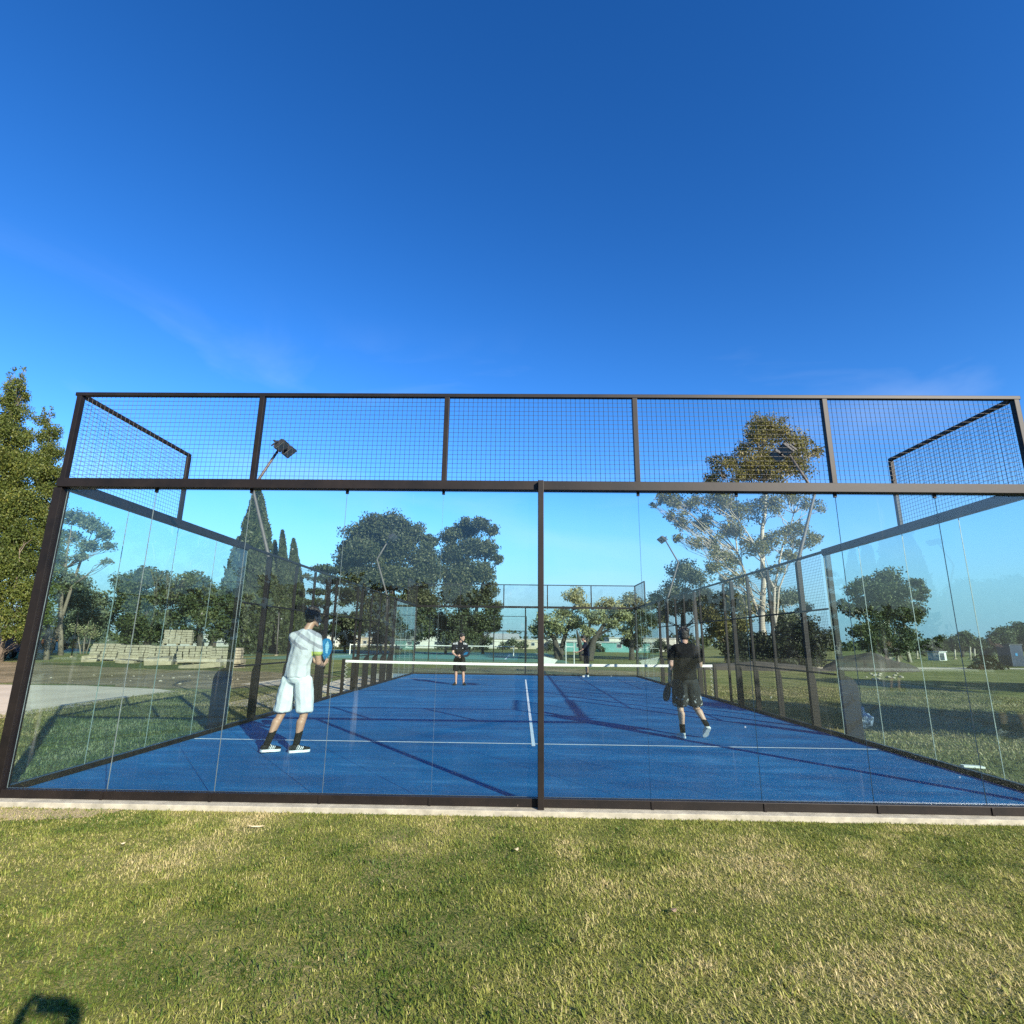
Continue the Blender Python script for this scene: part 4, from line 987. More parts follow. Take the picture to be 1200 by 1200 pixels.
# ---- small far trees along the right horizon
far_specs = [(1084, 757, 9, 'low dark tree on the right horizon, beside the lone eucalyptus'), (1103, 753, 10, 'second low dark tree right of the lone eucalyptus'), (1127, 749, 12, 'rounder taller dark tree midway along the right horizon'),
             (1148, 755, 9, 'low dark tree just above the pointed bush'), (1172, 748, 13, 'spreading dark tree near the right edge'), (1194, 742, 16, 'largest horizon tree cut by the right edge'), (1222, 745, 15, 'dark horizon tree just past the right edge')]
for (x, y, r, lab) in far_specs:
    Y = random.uniform(88, 105)
    picture_tree('far_tree', lab, Y, (x, 767), [dict(px=[(x, 767), (x, y)], r=0.3)], [(x, y-r*0.35, r*0.6), (x-r*0.6, y+r*0.1, r*0.55), (x+r*0.6, y+r*0.15, r*0.55), (x, y+r*0.5, r*0.6), (x-r*0.5, y+r*.7, r*.5), (x+r*.5, y+r*.7, r*.5)],
                 M['leaf_dark'], M['bark_dark'], lsize=0.34, dens=55, group='trees along the right horizon')
mid_specs = [(602, 752, 5), (612, 755, 4), (590, 756, 4)]
for i, (x, y, r) in enumerate(mid_specs):
    picture_tree('palm_like_tree', ['small round tree near houses, tallest of the three beyond the tennis fence', 'small round tree behind the far centre post, by the pale houses', 'smallest round tree left of the far centre post, by the pale houses'][i], 105, (x, 763),
                 [dict(px=[(x, 763), (x, y)], r=0.2)], [(x, y, r), (x-r*.8, y+r*.5, r*.7), (x+r*.8, y+r*.5, r*.7)], M['leaf_grey'], M['bark_dark'], lsize=0.3, dens=70, group='small trees by the pale houses')
# ---- far wood closing the horizon, and an unseen belt added behind the camera
P = []; T = []
for i in range(900):
    if i < 520: x = rng.uniform(-330, 420); y = rng.uniform(165, 210)
    else: x = rng.uniform(-150, 60); y = rng.uniform(-85, -70)  # added out of view to keep low sky glow out of the glass reflections
    r = rng.uniform(1.8, 3.6)
    p, t_ = clump_points((x, y, rng.uniform(0.5, 3.0 if y > 0 else 8.0-0.05*max(x, -20))+GZ), r, 95, 0.85); P.append(p); T.append(t_)
tag(quads('far_wood', leaf_quads(np.concatenate(P), 0.75), np.concatenate(T), M['leaf_dark']), 'low distant belt of dark trees along the horizon, plus an unseen belt added behind the camera', 'wood', kind='stuff')
# ---- trees beside the photographer that throw the bands of shade over the right lawn
def plain_tree(label, loc, h, r, seed, group):
    random.seed(seed); cl = []
    for i in range(26):
        a = random.uniform(0, 2*PI); e = random.uniform(-0.6, 1.0); rr = r*math.sqrt(random.random())*math.sqrt(max(0.1, 1-e*e*0.7))
        cl.append(((rr*math.cos(a), rr*math.sin(a), h-r*0.7+e*r*0.55), random.uniform(0.28, 0.42)*r))
    tree('shade_tree', label, loc, [dict(p=[(0, 0, -0.1), (0.2, 0.1, h*0.4), (0, 0, h*0.85)], r=0.3)], cl, M['leaf_euc'], M['bark_brown'], lsize=0.24, dens=150, group=group)
SL = 'leafy shade tree standing out of frame to the right of the court'; SGp = 'trees shading the right lawn'
for i, (x, y, h, r) in enumerate([(17.6, -0.6, 5.6, 1.9), (20.4, -1.6, 6.0, 2.0), (23.3, -3.0, 5.8, 2.0), (26.4, -4.2, 6.2, 2.1), (29.6, -5.6, 6.2, 2.2),
                                  (26.5, 9.6, 6.4, 2.3), (30.0, 8.6, 6.6, 2.3), (33.6, 8.0, 6.4, 2.3), (37.5, 7.0, 6.6, 2.4), (41.5, 6.5, 6.6, 2.4)]):
    plain_tree(SL, (x, y, GZ), h, r, 20+i, SGp)
random.seed(99)
# ================================================================== GRASS
_lat = rng.random((64, 64))
def vnoise(x, y):
    xi = np.floor(x).astype(int); yi = np.floor(y).astype(int); fx = x-xi; fy = y-yi
    fx = fx*fx*(3-2*fx); fy = fy*fy*(3-2*fy); g = lambda a, b: _lat[a % 64, b % 64]
    return (g(xi, yi)*(1-fx)+g(xi+1, yi)*fx)*(1-fy) + (g(xi, yi+1)*(1-fx)+g(xi+1, yi+1)*fx)*fy
def fbm(x, y): return 0.5*vnoise(x, y)+0.3*vnoise(2.1*x+7, 2.1*y+3)+0.2*vnoise(4.3*x+1, 4.3*y+9)
def blades(name, x, y, hmin, hmax, wid, lean, label, straw=0.0, z0=GZ, mat='blade', deadk=1.0):
    n = len(x); r = rng
    p1 = fbm(x*0.9, y*0.9); p2 = fbm(x*3.1+20, y*3.1); p3 = fbm(x*9+5, y*9)
    hh = hmin+(hmax-hmin)*r.random(n)**1.6; hh *= 0.65+0.75*p2
    a = r.random(n)*2*PI; tl = lean*(0.35+0.9*r.random(n)); w = wid*(0.6+0.8*r.random(n))
    dx, dy = np.cos(a), np.sin(a); px, py = -dy, dx
    B = np.stack([x, y, np.full(n, z0)], 1); D = np.stack([dx, dy, np.zeros(n)], 1); S = np.stack([px, py, np.zeros(n)], 1)*w[:, None]*0.5
    up = np.array([0, 0, 1.0])
    tint = np.clip(0.08+1.35*(p1-0.25)*0.85+0.85*(p2-0.45)+0.55*(p3-.5)+r.normal(size=n)*0.17+straw, 0, 1)
    dead = r.random(n) < deadk*(0.05+0.9*np.clip(p1-0.50, 0, 1)+0.5*np.clip(p2-0.62, 0, 1)); tint[dead] = np.clip(0.72+0.28*r.random(dead.sum()), 0, 1); hh[dead] *= 0.75
    m1 = B + D*(hh*np.sin(tl)*0.45)[:, None] + up*(hh*np.cos(tl)*0.55)[:, None]
    t1 = B + D*(hh*np.sin(tl)*1.1)[:, None] + up*(hh*np.cos(tl)*(0.95-0.25*r.random(n)))[:, None]
    V = np.empty((n, 7, 3)); V[:, 0] = B-S; V[:, 1] = B+S; V[:, 2] = m1+S*0.85; V[:, 3] = m1-S*0.85; V[:, 4] = m1-S*0.85; V[:, 5] = m1+S*0.85; V[:, 6] = t1
    me = bpy.data.meshes.new(name); me.vertices.add(n*7); me.vertices.foreach_set('co', V.astype(np.float32).ravel())
    me.loops.add(n*7); me.loops.foreach_set('vertex_index', np.arange(n*7, dtype=np.int32))
    me.polygons.add(n*2)
    st = np.empty((n, 2), np.int32); st[:, 0] = np.arange(n)*7; st[:, 1] = st[:, 0]+4
    me.polygons.foreach_set('loop_start', st.ravel()); me.polygons.foreach_set('loop_total', np.tile([4, 3], n).astype(np.int32))
    at_ = me.attributes.new('tint', 'FLOAT', 'FACE'); at_.data.foreach_set('value', np.repeat(tint, 2).astype(np.float32))
    me.materials.append(M[mat]); me.update(calc_edges=True)
    o = bpy.data.objects.new(name, me); COL.objects.link(o)
    return tag(o, label, 'grass', kind='stuff')
def scatter(n, x0, x1, y0, y1): return rng.uniform(x0, x1, n), rng.uniform(y0, y1, n)
x, y = scatter(580000, -1.0, 10.6, -3.4, -0.08)
k0 = y < -0.145+0.10*(2*fbm(x*1.7+40, x*0+3)-0.95)+0.02*rng.normal(size=len(x)); x, y = x[k0], y[k0]
# thin the cover where the soil is dry along the kerb at the left
keep = rng.random(len(x)) > 0.6*np.clip(1-np.hypot((x-0.6)/1.2, (y+0.33)/0.25), 0, 1)
keep &= ~((np.abs(x-4.8) > 2.6 + (y+3.4)*1.35) & (rng.random(len(x)) < 0.8))
x, y = x[keep], y[keep]
fr = np.clip((fbm(x*2.2+3, y*2.2)-0.2)*2.2, 0, 1); k2 = rng.random(len(x)) < 0.45+0.55*fr; x, y = x[k2], y[k2]
blades('grass', x, y, 0.014, 0.040, 0.0042, 1.3, 'short mown lawn grass in front of the near glass wall')
# broad-leaved tufts
tx, ty = scatter(320, 0.5, 9.5, -3.2, -0.4); k = 34
x = np.repeat(tx, k)+rng.normal(size=320*k)*0.045; y = np.repeat(ty, k)+rng.normal(size=320*k)*0.045
blades('grass_tufts', x, y, 0.028, 0.062, 0.0065, 1.15, 'taller green grass tufts scattered over the front lawn', straw=-0.22, deadk=0.0)
# rough grass on both sides, seen through the glass
x, y = scatter(60000, -5.2, -0.2, -0.5, 11); blades('grass_side', x, y, 0.03, 0.08, 0.012, 0.9, 'rough grass between the left glass and the concrete yard', straw=0.05, mat='blade_dull')
x, y = scatter(110000, 10.2, 20, -1.0, 16); blades('grass_side', x, y, 0.03, 0.08, 0.013, 0.9, 'lawn grass outside the right hand fence', straw=0.10, mat='blade_dull')
x, y = scatter(5200, -0.2, 1.5, -0.55, -0.18); blades('dry_grass', x, y, 0.012, 0.035, 0.004, 1.4, 'dry straw coloured grass by the near left corner of the kerb', straw=0.6)

# ================================================================== THINGS ROUND THE COURT
# ---- pallets of pavers
def paver_mat():
    m, nt, bs, out = newmat('paver_blocks')
    v = coords(nt); mp = N(nt, 'ShaderNodeMapping'); nt.links.new(v, mp.inputs['Vector']); mp.inputs['Rotation'].default_value = (PI/2, 0, 0)
    f = noise_fac(nt, v, 3, 5, 0.6); g = noise_fac(nt, v, 14, 3, 0.6)
    c = ramp(nt, f, [(0.3, (0.18, 0.148, 0.100)), (0.7, (0.31, 0.26, 0.185))])
    c = mixc(nt, 0.35, c, ramp(nt, g, [(0.35, (0.11, 0.085, 0.05)), (0.65, (0.36, 0.29, 0.19))]))
    nt.links.new(c, bs.inputs['Base Color']); bs.inputs['Roughness'].default_value = 0.95; bump(nt, bs, g, 0.4, 0.03)
    return m
M['paver'] = paver_mat()
M['wood'] = simple('pallet_wood', (0.20, 0.15, 0.09), 0.9, 0.3, 8)
M['slab'] = simple('old_slab', (0.24, 0.19, 0.12), 0.95, 0.35, 2.5, bmp=0.4)
PG = 'pallets of pavers by the dirt lot'
def paver_pallet(px, py, Y, W, H, rz, label, z=None, tilt=0.0, courses=6):
    p = at(px, py, Y); r = empty('paver_pallet', (p[0], p[1], GZ if z is None else z), rz, label, 'pallet', PG)
    D = 1.1
    m = MB()
    for i in range(5): m.bbox((-W/2, -D/2+i*D/4.6, 0.10), (W/2, -D/2+i*D/4.6+0.14, 0.125), 0.004)
    for i in range(3): m.bbox((-W/2+i*(W-0.1)/2, -D/2, 0.0), (-W/2+i*(W-0.1)/2+0.1, D/2, 0.098), 0.004)
    m.build('pallet_base', M['wood'], r)
    b = MB(); ch = (H-0.13)/courses; rr = random.Random(int(px*7))
    for c in range(courses):
        nx = max(4, int(W/0.30)); off = tilt*c*ch
        for i in range(nx):
            for j in range(3):
                w = W/nx; d = D/3
                g = 0.012; jx, jy = rr.uniform(-.03, .03), rr.uniform(-.03, .03)
                if c == courses-1 and rr.random() < 0.12: continue
                b.bbox((-W/2+i*w+g+off+jx, -D/2+j*d+g+jy, 0.128+c*ch), (-W/2+(i+1)*w-g+off+jx, -D/2+(j+1)*d-g+jy, 0.112+(c+1)*ch), 0.012)
    b.build('paver_stack', M['paver'], r)
    return r
paver_pallet(121, 779, 31.0, 1.55, 1.10, 0.35, 'leaning stack of tan pavers on a pallet, leftmost of the row', tilt=0.18)
paver_pallet(157, 779, 30.0, 1.75, 1.05, 0.40, 'tan paver pallet second in the row with a gap on its left', tilt=0.05)
paver_pallet(190, 779, 29.0, 1.45, 1.02, 0.42, 'tan paver pallet in the middle of the row, below the raised one')
paver_pallet(225, 779, 28.0, 1.80, 1.05, 0.62, 'tan paver pallet turned with its corner towards us')
paver_pallet(265, 779, 26.5, 1.60, 1.00, 0.30, 'tan paver pallet at the right end of the row by the fence', tilt=-0.04)
pp = at(206, 760, 30.8)
paver_pallet(194, 779, 31.1, 1.5, 1.0, 0.45, 'tan paver pallet mostly hidden behind the middle of the row')
paver_pallet(222, 779, 30.3, 1.55, 1.0, 0.45, 'tan paver pallet mostly hidden behind the corner-on one')
paver_pallet(208, 760, 30.7, 1.60, 0.98, 0.44, 'tan paver pallet raised on top of the others', z=GZ+1.03)
SG = 'broken concrete slabs below the pallets'
def slab_heap(px, py, Y, W, H, rz, label):
    p = at(px, py, Y); rr = random.Random(int(px)); m = MB()
    n = 2
    for i in range(n):
        R = Matrix.Rotation(rr.uniform(-.1, .1), 3, 'X') @ Matrix.Rotation(rr.uniform(-.12, .12), 3, 'Y') @ Matrix.Rotation(rr.uniform(-.2, .2), 3, 'Z')
        m.obox((rr.uniform(-.1, .1), rr.uniform(-.1, .1), H*(i+0.5)/n), (W*rr.uniform(.62, .9), 0.8, H/n*0.94), R, bev=0.02)
    o = m.build('slab_stack', M['slab']); o.location = (p[0], p[1], GZ); o.rotation_euler = (0, 0, rz)
    return tag(o, label, 'concrete slabs', SG)
slab_heap(103, 778, 29.3, 1.2, 0.40, 0.5, 'small pile of pale slabs in front of the leaning paver stack')
slab_heap(150, 780, 27.9, 1.5, 0.42, 0.3, 'slab pile in grass in front of the second paver pallet')
slab_heap(186, 783, 26.0, 1.6, 0.42, 0.4, 'slab pile in grass below the middle paver pallet')
slab_heap(238, 786, 23.6, 2.2, 0.52, 0.2, 'longest pale slab pile, in front of the corner-on pallet')
slab_heap(277, 784, 24.2, 0.9, 0.45, 0.1, 'short slab pile at the right end beside the fence post')
# loose stones on the dirt
def stone(r, loc, mat, seed):
    bm = bmesh.new(); bmesh.ops.create_icosphere(bm, subdivisions=2, radius=r)
    for v in bm.verts:
        v.co *= 1+0.35*noise.noise(v.co/r*1.3+Vector((seed, 0, 0))); v.co.z *= 0.6
    m = MB(); m.bm(bm); o = m.build('stone', mat); o.location = loc; o.rotation_euler = (0, 0, seed); return o
M['stone'] = simple('pale_stone', (0.30, 0.25, 0.18), 0.9, 0.2, 6)
protos = [stone(0.09, (0, 0, -5), M['stone'], s) for s in (1.0, 4.3, 8.8)]
spots = [(210+random.uniform(-80, 70), random.uniform(789, 802)) for _ in range(16)] + [(60, 794), (85, 797), (110, 791), (30, 796), (18, 800)]
for i, (px, py) in enumerate(spots):
    d = ray(px, py); t = (GZ+0.02-CAM[2])/d[2]; p = CAM+d*t
    o = protos[i] if i < 3 else protos[i % 3].copy()
    if i >= 3: COL.objects.link(o)
    s = random.uniform(0.2, 0.6); o.scale = (s, s, s); o.location = (p[0], p[1], GZ+0.03*s); o.rotation_euler = (0, 0, random.uniform(0, 6))
    tag(o, 'small pale stone lying on the bare dirt beyond the yard', 'stone', 'loose stones on the dirt')

# ---- yard vehicles and bits at far left
M['orange'] = simple('machine_orange', (0.50, 0.16, 0.025), 0.5, 0.15, 3)
M['truck_blue'] = simple('truck_navy', (0.012, 0.018, 0.038), 0.4, 0.2, 3)
M['tyre'] = simple('tyre', (0.012, 0.012, 0.012), 0.85, 0.2)
M['white_paint'] = simple('white_paint', (0.46, 0.45, 0.41), 0.6, 0.08, 3)
M['window'] = simple('window_dark', (0.03, 0.04, 0.05), 0.15, 0.2)
def wheel(parent, c, r, w, axis='Y'):
    m = MB(); n = 18
    for a, b_, mi in ((r, w, 0),):
        d = Vector((0, 1, 0)) if axis == 'Y' else Vector((1, 0, 0)); c = Vector(c)
        m.tube([c-d*w/2, c-d*w*0.4, c+d*w*0.4, c+d*w/2], [r*0.9, r, r, r*0.9], n)
    o = m.build('wheel', M['tyre'], parent); k = MB(); k.tube([c-d*w*0.53, c+d*w*0.53], r*0.5, 12); k.build('rim', M['galv'], o)
p = at(52, 766, 57)
tr = empty('loader_tractor', (p[0], p[1], GZ), 0.25, 'orange tractor with roofed cab parked under the trees beyond the yard', 'tractor')
m = MB(); m.obox((0.9, 0, 1.05), (1.7, 0.9, 0.75), bev=0.12); m.obox((-0.9, 0, 0.95), (1.4, 1.1, 0.5), bev=0.08); m.build('body', M['orange'], tr)
m = MB(); m.obox((-0.55, 0, 2.62), (1.5, 1.4, 0.12), bev=0.04); m.build('cab_roof', M['white_paint'], tr)
for a in (-1.2, 0.1):
    for b_ in (-.6, .6):
        m = MB(); m.tube([(a, b_, 1.1), (a, b_, 2.56)], 0.045, 6); m.build('cab_post', M['lamp_body'], tr)
m = MB(); m.tube([(1.5, 0.5, 0.8), (2.0, 0.5, 1.7), (2.9, 0.5, 0.7)], 0.08, 6); m.tube([(1.5, -0.5, 0.8), (2.0, -0.5, 1.7), (2.9, -0.5, 0.7)], 0.08, 6); m.obox((3.1, 0, 0.5), (0.5, 1.7, 0.6), bev=0.08); m.build('loader_arm', M['orange'], tr)
for a, r_ in ((1.35, 0.48), (-0.95, 0.75)):
    for b_ in (-.72, .72): wheel(tr, (a, b_, r_), r_, 0.34)
p = at(68, 766, 54)
dr = empty('drum', (p[0], p[1], GZ), 0, 'pale drum standing right of the orange tractor', 'drum')
m = MB(); m.tube([(0, 0, 0), (0, 0, 0.05), (0, 0, 0.3), (0, 0, 0.33), (0, 0, 0.6), (0, 0, 0.63), (0, 0, 0.85), (0, 0, 0.9)], [0.3, 0.31, 0.30, 0.32, 0.30, 0.32, 0.30, 0.30], 18); m.build('shell', M['white_paint'], dr, True)
m = MB(); m.tube([(0, 0, 0.90), (0, 0, 0.94)], 0.27, 18); m.build('lid', M['galv'], dr)
p = at(13, 772, 32)
tk = empty('truck', (p[0], p[1], GZ), -0.5, 'dark navy box truck parked under the golden cypress', 'truck')
m = MB(); m.obox((0, 0, 1.35), (3.0, 1.9, 1.5), bev=0.06); m.obox((0, 0, 0.55), (3.4, 0.9, 0.16), bev=0.03); m.build('cargo_box', M['truck_blue'], tk)
m = MB(); m.obox((-2.2, 0, 1.15), (1.25, 1.8, 1.25), bev=0.16); m.build('cab', M['truck_blue'], tk)
m = MB(); m.obox((-2.45, -0.905, 1.42), (0.6, 0.02, 0.45)); m.obox((-2.83, 0, 1.45), (0.03, 1.5, 0.45)); m.build('window', M['window'], tk)
m = MB(); m.obox((-0.1, -0.958, 1.35), (0.9, 0.012, 0.5)); m.build('side_panel', M['white_paint'], tk)
for a in (-2.15, 0.9):
    for b_ in (-.78, .78): wheel(tk, (a, b_, 0.42), 0.42, 0.26)
def pole_thing(name, label, px, py0, py1, Y, r, mat, group=None, cat='pole'):
    a = at(px[0], py0, Y); b = at(px[1], py1, Y); o = empty(name, (a[0], a[1], GZ), 0, label, cat, group)
    m = MB(); m.tube([(0, 0, -0.05), (b[0]-a[0], 0, b[2]-GZ)], [r, r*0.8], 8); m.build('shaft', M[mat], o, True)
    m = MB(); m.obox((0, 0, 0.06), (r*3.5, r*3.5, 0.12), bev=0.01); m.build('foot', M['slab'], o)
    m = MB(); m.tube([(b[0]-a[0], 0, b[2]-GZ), (b[0]-a[0], 0, b[2]-GZ+r*1.2)], [r*1.1, r*0.5], 8); m.build('cap', M[mat], o)
pole_thing('pole', 'thin dark leaning pole standing left of the paver stacks', (84, 92), 768, 718, 36, 0.04, 'steel')
pole_thing('pole', 'tall pale pole beside the left tennis net', (324, 327), 768, 719, 47, 0.07, 'galv')

# ---- tennis nets and fence
def tennis_net(label, x0, x1, Y):
    o = empty('tennis_net', ((x0+x1)/2, Y, GZ), 0, label, 'net', 'tennis nets beyond the padel court'); L = x1-x0
    for s in (-1, 1):
        m = MB(); m.tube([(s*L/2, 0, 0), (s*L/2, 0, 1.12)], 0.06, 8); m.build('post', M['white_paint'], o)
    m = MB(); m.box((-L/2+.06, -0.015, 0.98), (L/2-.06, 0.015, 1.07)); m.build('top_band', M['band'], o)
    m = MB()
    for i in range(int(L/0.12)): m.tube([(-L/2+0.06+i*0.12, 0, 0.03), (-L/2+0.06+i*0.12, 0, 0.98)], 0.004, 3, caps=False)
    for k in range(9): m.tube([(-L/2+.06, 0, 0.06+k*0.11), (L/2-.06, 0, 0.06+k*0.11)], 0.004, 3, caps=False)
    m.build('netting', M['net_cord'], o)
tennis_net('tennis net with white band directly beyond the far glass wall', -13.5, 4.0, 55)
tennis_net('tennis net with white band beyond the left fence, right of the paver stacks', -45, -27.5, 64)
def link_fence(label, a, b, H, step, rails):
    a, b = Vector(a), Vector(b); d = (b-a); L = d.length; o = empty('link_fence', (a.x, a.y, GZ), math.atan2(d.y, d.x), label, 'fence', 'wire fences round the tennis court')
    n = max(2, round(L/step))
    for i in range(n+1):
        m = MB(); m.tube([(L*i/n, 0, -0.05), (L*i/n, 0, H)], 0.04, 6); m.build('post', M['steel'], o)
    m = MB()
    for z in rails: m.tube([(0, 0, z), (L, 0, z)], 0.022, 6)
    m.build('rail', M['steel'], o)
    m = MB(); k = 0
    q = 0.35
    for i in range(int(L/q)):
        m.tube([(i*q, 0.01, 0.1), (i*q+0.0, 0.01, H-0.05)], 0.0022, 3, caps=False)
    for k in range(int(H/q)): m.tube([(0, 0.012, 0.1+k*q), (L, 0.012, 0.1+k*q)], 0.0022, 3, caps=False)
    m.build('wire_field', M['wire'], o)
link_fence('tall wire fence on dark posts between the far wall and the tennis court', (-5, 39), (5.2, 39), 3.5, 2.9, (3.48, 2.35, 1.1))
link_fence('lower wire fence along the far end of the tennis court', (-17, 77), (8.5, 77), 3.0, 3.2, (2.98, 1.5))

# ---- houses beyond
M['render_white'] = simple('house_white', (0.45, 0.415, 0.35), 0.9, 0.08, 0.6)
M['render_cream'] = simple('house_cream', (0.36, 0.30, 0.21), 0.9, 0.1, 0.6)
M['render_teal'] = simple('house_teal', (0.10, 0.25, 0.22), 0.8, 0.1, 0.6)
M['roof_grey'] = simple('roof_grey', (0.30, 0.29, 0.27), 0.8, 0.15, 2)
M['roof_red'] = simple('roof_red', (0.28, 0.12, 0.075), 0.85, 0.2, 2)
M['door'] = simple('door_brown', (0.10, 0.07, 0.05), 0.7, 0.2)
def house(label, px, Y, W, D, H, wall, roof, rz=0.0, flat=True, nwin=3):
    H *= 0.68
    p = at(px, 766, Y); o = empty('low_house', (p[0], p[1], GZ), rz, label, 'house', 'low houses beyond the tennis courts')
    m = MB(); m.box((-W/2, -D/2, -0.1), (W/2, D/2, H)); w = m.build('wall', M[wall], o)
    m = MB()
    if flat:
        m.bbox((-W/2-.15, -D/2-.15, H+0.003), (W/2+.15, D/2+.15, H+0.22), 0.03)
    else:
        m.add([(-W/2-.3, -D/2-.3, H+.003), (W/2+.3, -D/2-.3, H+.003), (W/2+.3, D/2+.3, H+.003), (-W/2-.3, D/2+.3, H+.003), (-W/2-.3, 0, H+1.3), (W/2+.3, 0, H+1.3)],
              [(0, 1, 5, 4), (2, 3, 4, 5), (0, 4, 3), (1, 2, 5), (3, 2, 1, 0)])
    m.build('roof', M[roof], o)
    for i in range(nwin):
        x = -W/2 + W*(i+0.7)/(nwin+0.6)
        f = MB(); f.bbox((x-.45, -D/2-.05, 0.7), (x+.45, -D/2-.003, 1.45), 0.02); fo = f.build('window', M['white_paint'], o)
        g = MB(); g.box((x-.37, -D/2-.075, 0.78), (x+.37, -D/2-.053, 1.37)); g.build('pane', M['window'], fo)
    d = MB(); d.bbox((W/2-1.4, -D/2-.05, 0.0), (W/2-.5, -D/2-.003, 1.55), 0.02); d.build('door', M['door'], o)
H_ = [('long white flat roofed house glimpsed between the cedar and the fence posts', 372, 120, 15, 7, 3.4, 'render_white', 'roof_grey', True, 4),
      ('white house behind the slim cypresses', 318, 112, 10, 7, 3.0, 'render_white', 'roof_grey', True, 3),
      ('white house behind the paver stacks, right of the raised pallet', 236, 105, 12, 7, 3.0, 'render_white', 'roof_grey', True, 3),
      ('cream house below the big dense tree', 418, 125, 11, 8, 3.0, 'render_cream', 'roof_grey', True, 3),
      ('white house between the two dense trees', 505, 118, 10, 7, 3.4, 'render_white', 'roof_grey', True, 2),
      ('long pale house seen right of the dense trees', 577, 130, 12, 7, 3.2, 'render_white', 'roof_grey', False, 3),
      ('cream house behind the far centre post', 625, 128, 11, 8, 3.0, 'render_cream', 'roof_grey', True, 3),
      ('pale house behind the left pale tree', 668, 122, 8, 7, 3.2, 'render_white', 'roof_grey', True, 2),
      ('long low teal building right of the navy figure', 716, 96, 16, 6, 2.3, 'render_teal', 'roof_grey', True, 4),
      ('white flat roofed house rising behind the teal building', 752, 110, 14, 7, 3.6, 'render_white', 'roof_grey', True, 3)]
for px, r, lab in [(330, 4, 'dark garden shrub in front of the white house behind the slim cypresses'), (362, 5, 'dark garden shrub at the left end of the long white house'), (386, 4, 'dark garden shrub at the right end of the long white house'),
                   (408, 5, 'dark garden shrub by the cream house under the big dense tree'), (440, 4, 'dark garden shrub between the cream house and the twin trees'), (520, 4, 'dark garden shrub right of the white house between the dense trees'),
                   (563, 4, 'dark garden shrub at the left end of the long pale house'), (645, 4, 'dark garden shrub between the cream house and the left pale tree'), (700, 3, 'small dark shrub at the left end of the teal building'), (775, 5, 'dark garden shrub beside the white house behind the teal building')]:
    picture_tree('garden_shrub', lab, 92, (px, 764), [], [(px, 759-r*0.5, r*1.3), (px-r*1.4, 760, r), (px+r*1.4, 760, r*1.1), (px+r*2.2, 762, r*.7)], M['leaf_pine'], M['bark_dark'], lsize=0.3, dens=60, cat='shrub', limb=False, group='garden shrubs before the low houses')
for lab, px, Y, W, D, H, wl, rf, fl_, nw in H_: house(lab, px, Y, W, D, H, wl, rf, random.uniform(-.15, .15), fl_, nw)

# ---- odds and ends beyond the far wall
def wheelbarrow_like():
    p = at(641, 776, 33); o = empty('white_trough', (p[0], p[1], GZ), 0.1, 'white tapering trough lying on the dirt beyond the far wall', 'trough')
    m = MB(); L = 1.1
    o.scale = (0.72, 0.72, 0.72)
    v = [(-0.9, -.3, .95), (1.0, -.3, .55), (0.6, -.2, .08), (-0.55, -.2, .08), (-0.9, .3, .95), (1.0, .3, .55), (0.6, .2, .08), (-0.55, .2, .08)]
    m.add(v, [(3, 2, 1, 0), (4, 5, 6, 7), (0, 4, 7, 3), (1, 2, 6, 5), (2, 3, 7, 6)])
    m.build('shell', M['white_paint'], o)
    m = MB(); m.tube([(-0.9, -.3, .95), (1.0, -.3, .55), (1.0, .3, .55), (-0.9, .3, .95), (-0.9, -.3, .95)], 0.03, 6); m.build('rim', M['galv'], o)
    m = MB()
    for a in (-.4, .4): m.obox((a, 0, 0.04), (0.1, 0.5, 0.08))
    m.build('foot', M['wood'], o)
wheelbarrow_like()
p = at(668, 773, 36); g = empty('post_frame', (p[0], p[1], GZ), 0.1, 'thin white upright frame standing left of the navy figure', 'frame')
for s in (-.3, .3):
    m = MB(); m.tube([(s, 0, 0), (s, 0, 1.55)], 0.035, 6); m.build('upright', M['white_paint'], g)
m = MB(); m.tube([(-.3, 0, 1.2), (.3, 0, 1.2)], 0.03, 6); m.build('crosspiece', M['white_paint'], g)
# ---- right hand odds and ends
def mound(label, c, rx, ry, h, mat, seed):
    m = MB(); n = 34; k = 10; vs = []; fs = []
    for i in range(k+1):
        t = i/k
        for j in range(n):
            a = 2*PI*j/n; q = noise.noise(Vector((math.cos(a)*2+seed, math.sin(a)*2, t*3)))
            vs.append((rx*(1-t)*(1+.22*q)*math.cos(a), ry*(1-t)*(1+.22*q)*math.sin(a), h*(t**0.7)*(1+.25*noise.noise(Vector((math.cos(a)*3*(1-t)+seed, math.sin(a)*3*(1-t), 2)))) - 0.03))
    for i in range(k):
        for j in range(n): fs.append((i*n+j, i*n+(j+1) % n, (i+1)*n+(j+1) % n, (i+1)*n+j))
    m.add(vs, fs); o = m.build('soil_mound', mat, None, True); o.location = c; return tag(o, label, 'mound')
M['soil'] = simple('dark_soil', (0.038, 0.029, 0.021), 0.95, 0.4, 2.5, bmp=0.6)
p = at(1018, 784, 31); mound('long dark mound of soil below the lone right hand eucalyptus', (p[0], p[1], GZ), 3.2, 1.6, 1.15, M['soil'], 3)
p = at(893, 787, 30); mound('low dark soil mound under the shrubs behind the right fence', (p[0], p[1], GZ), 5.0, 1.2, 0.55, M['soil'], 6)
rs = [(random.uniform(1015, 1062), random.uniform(789, 797)) for _ in range(16)]
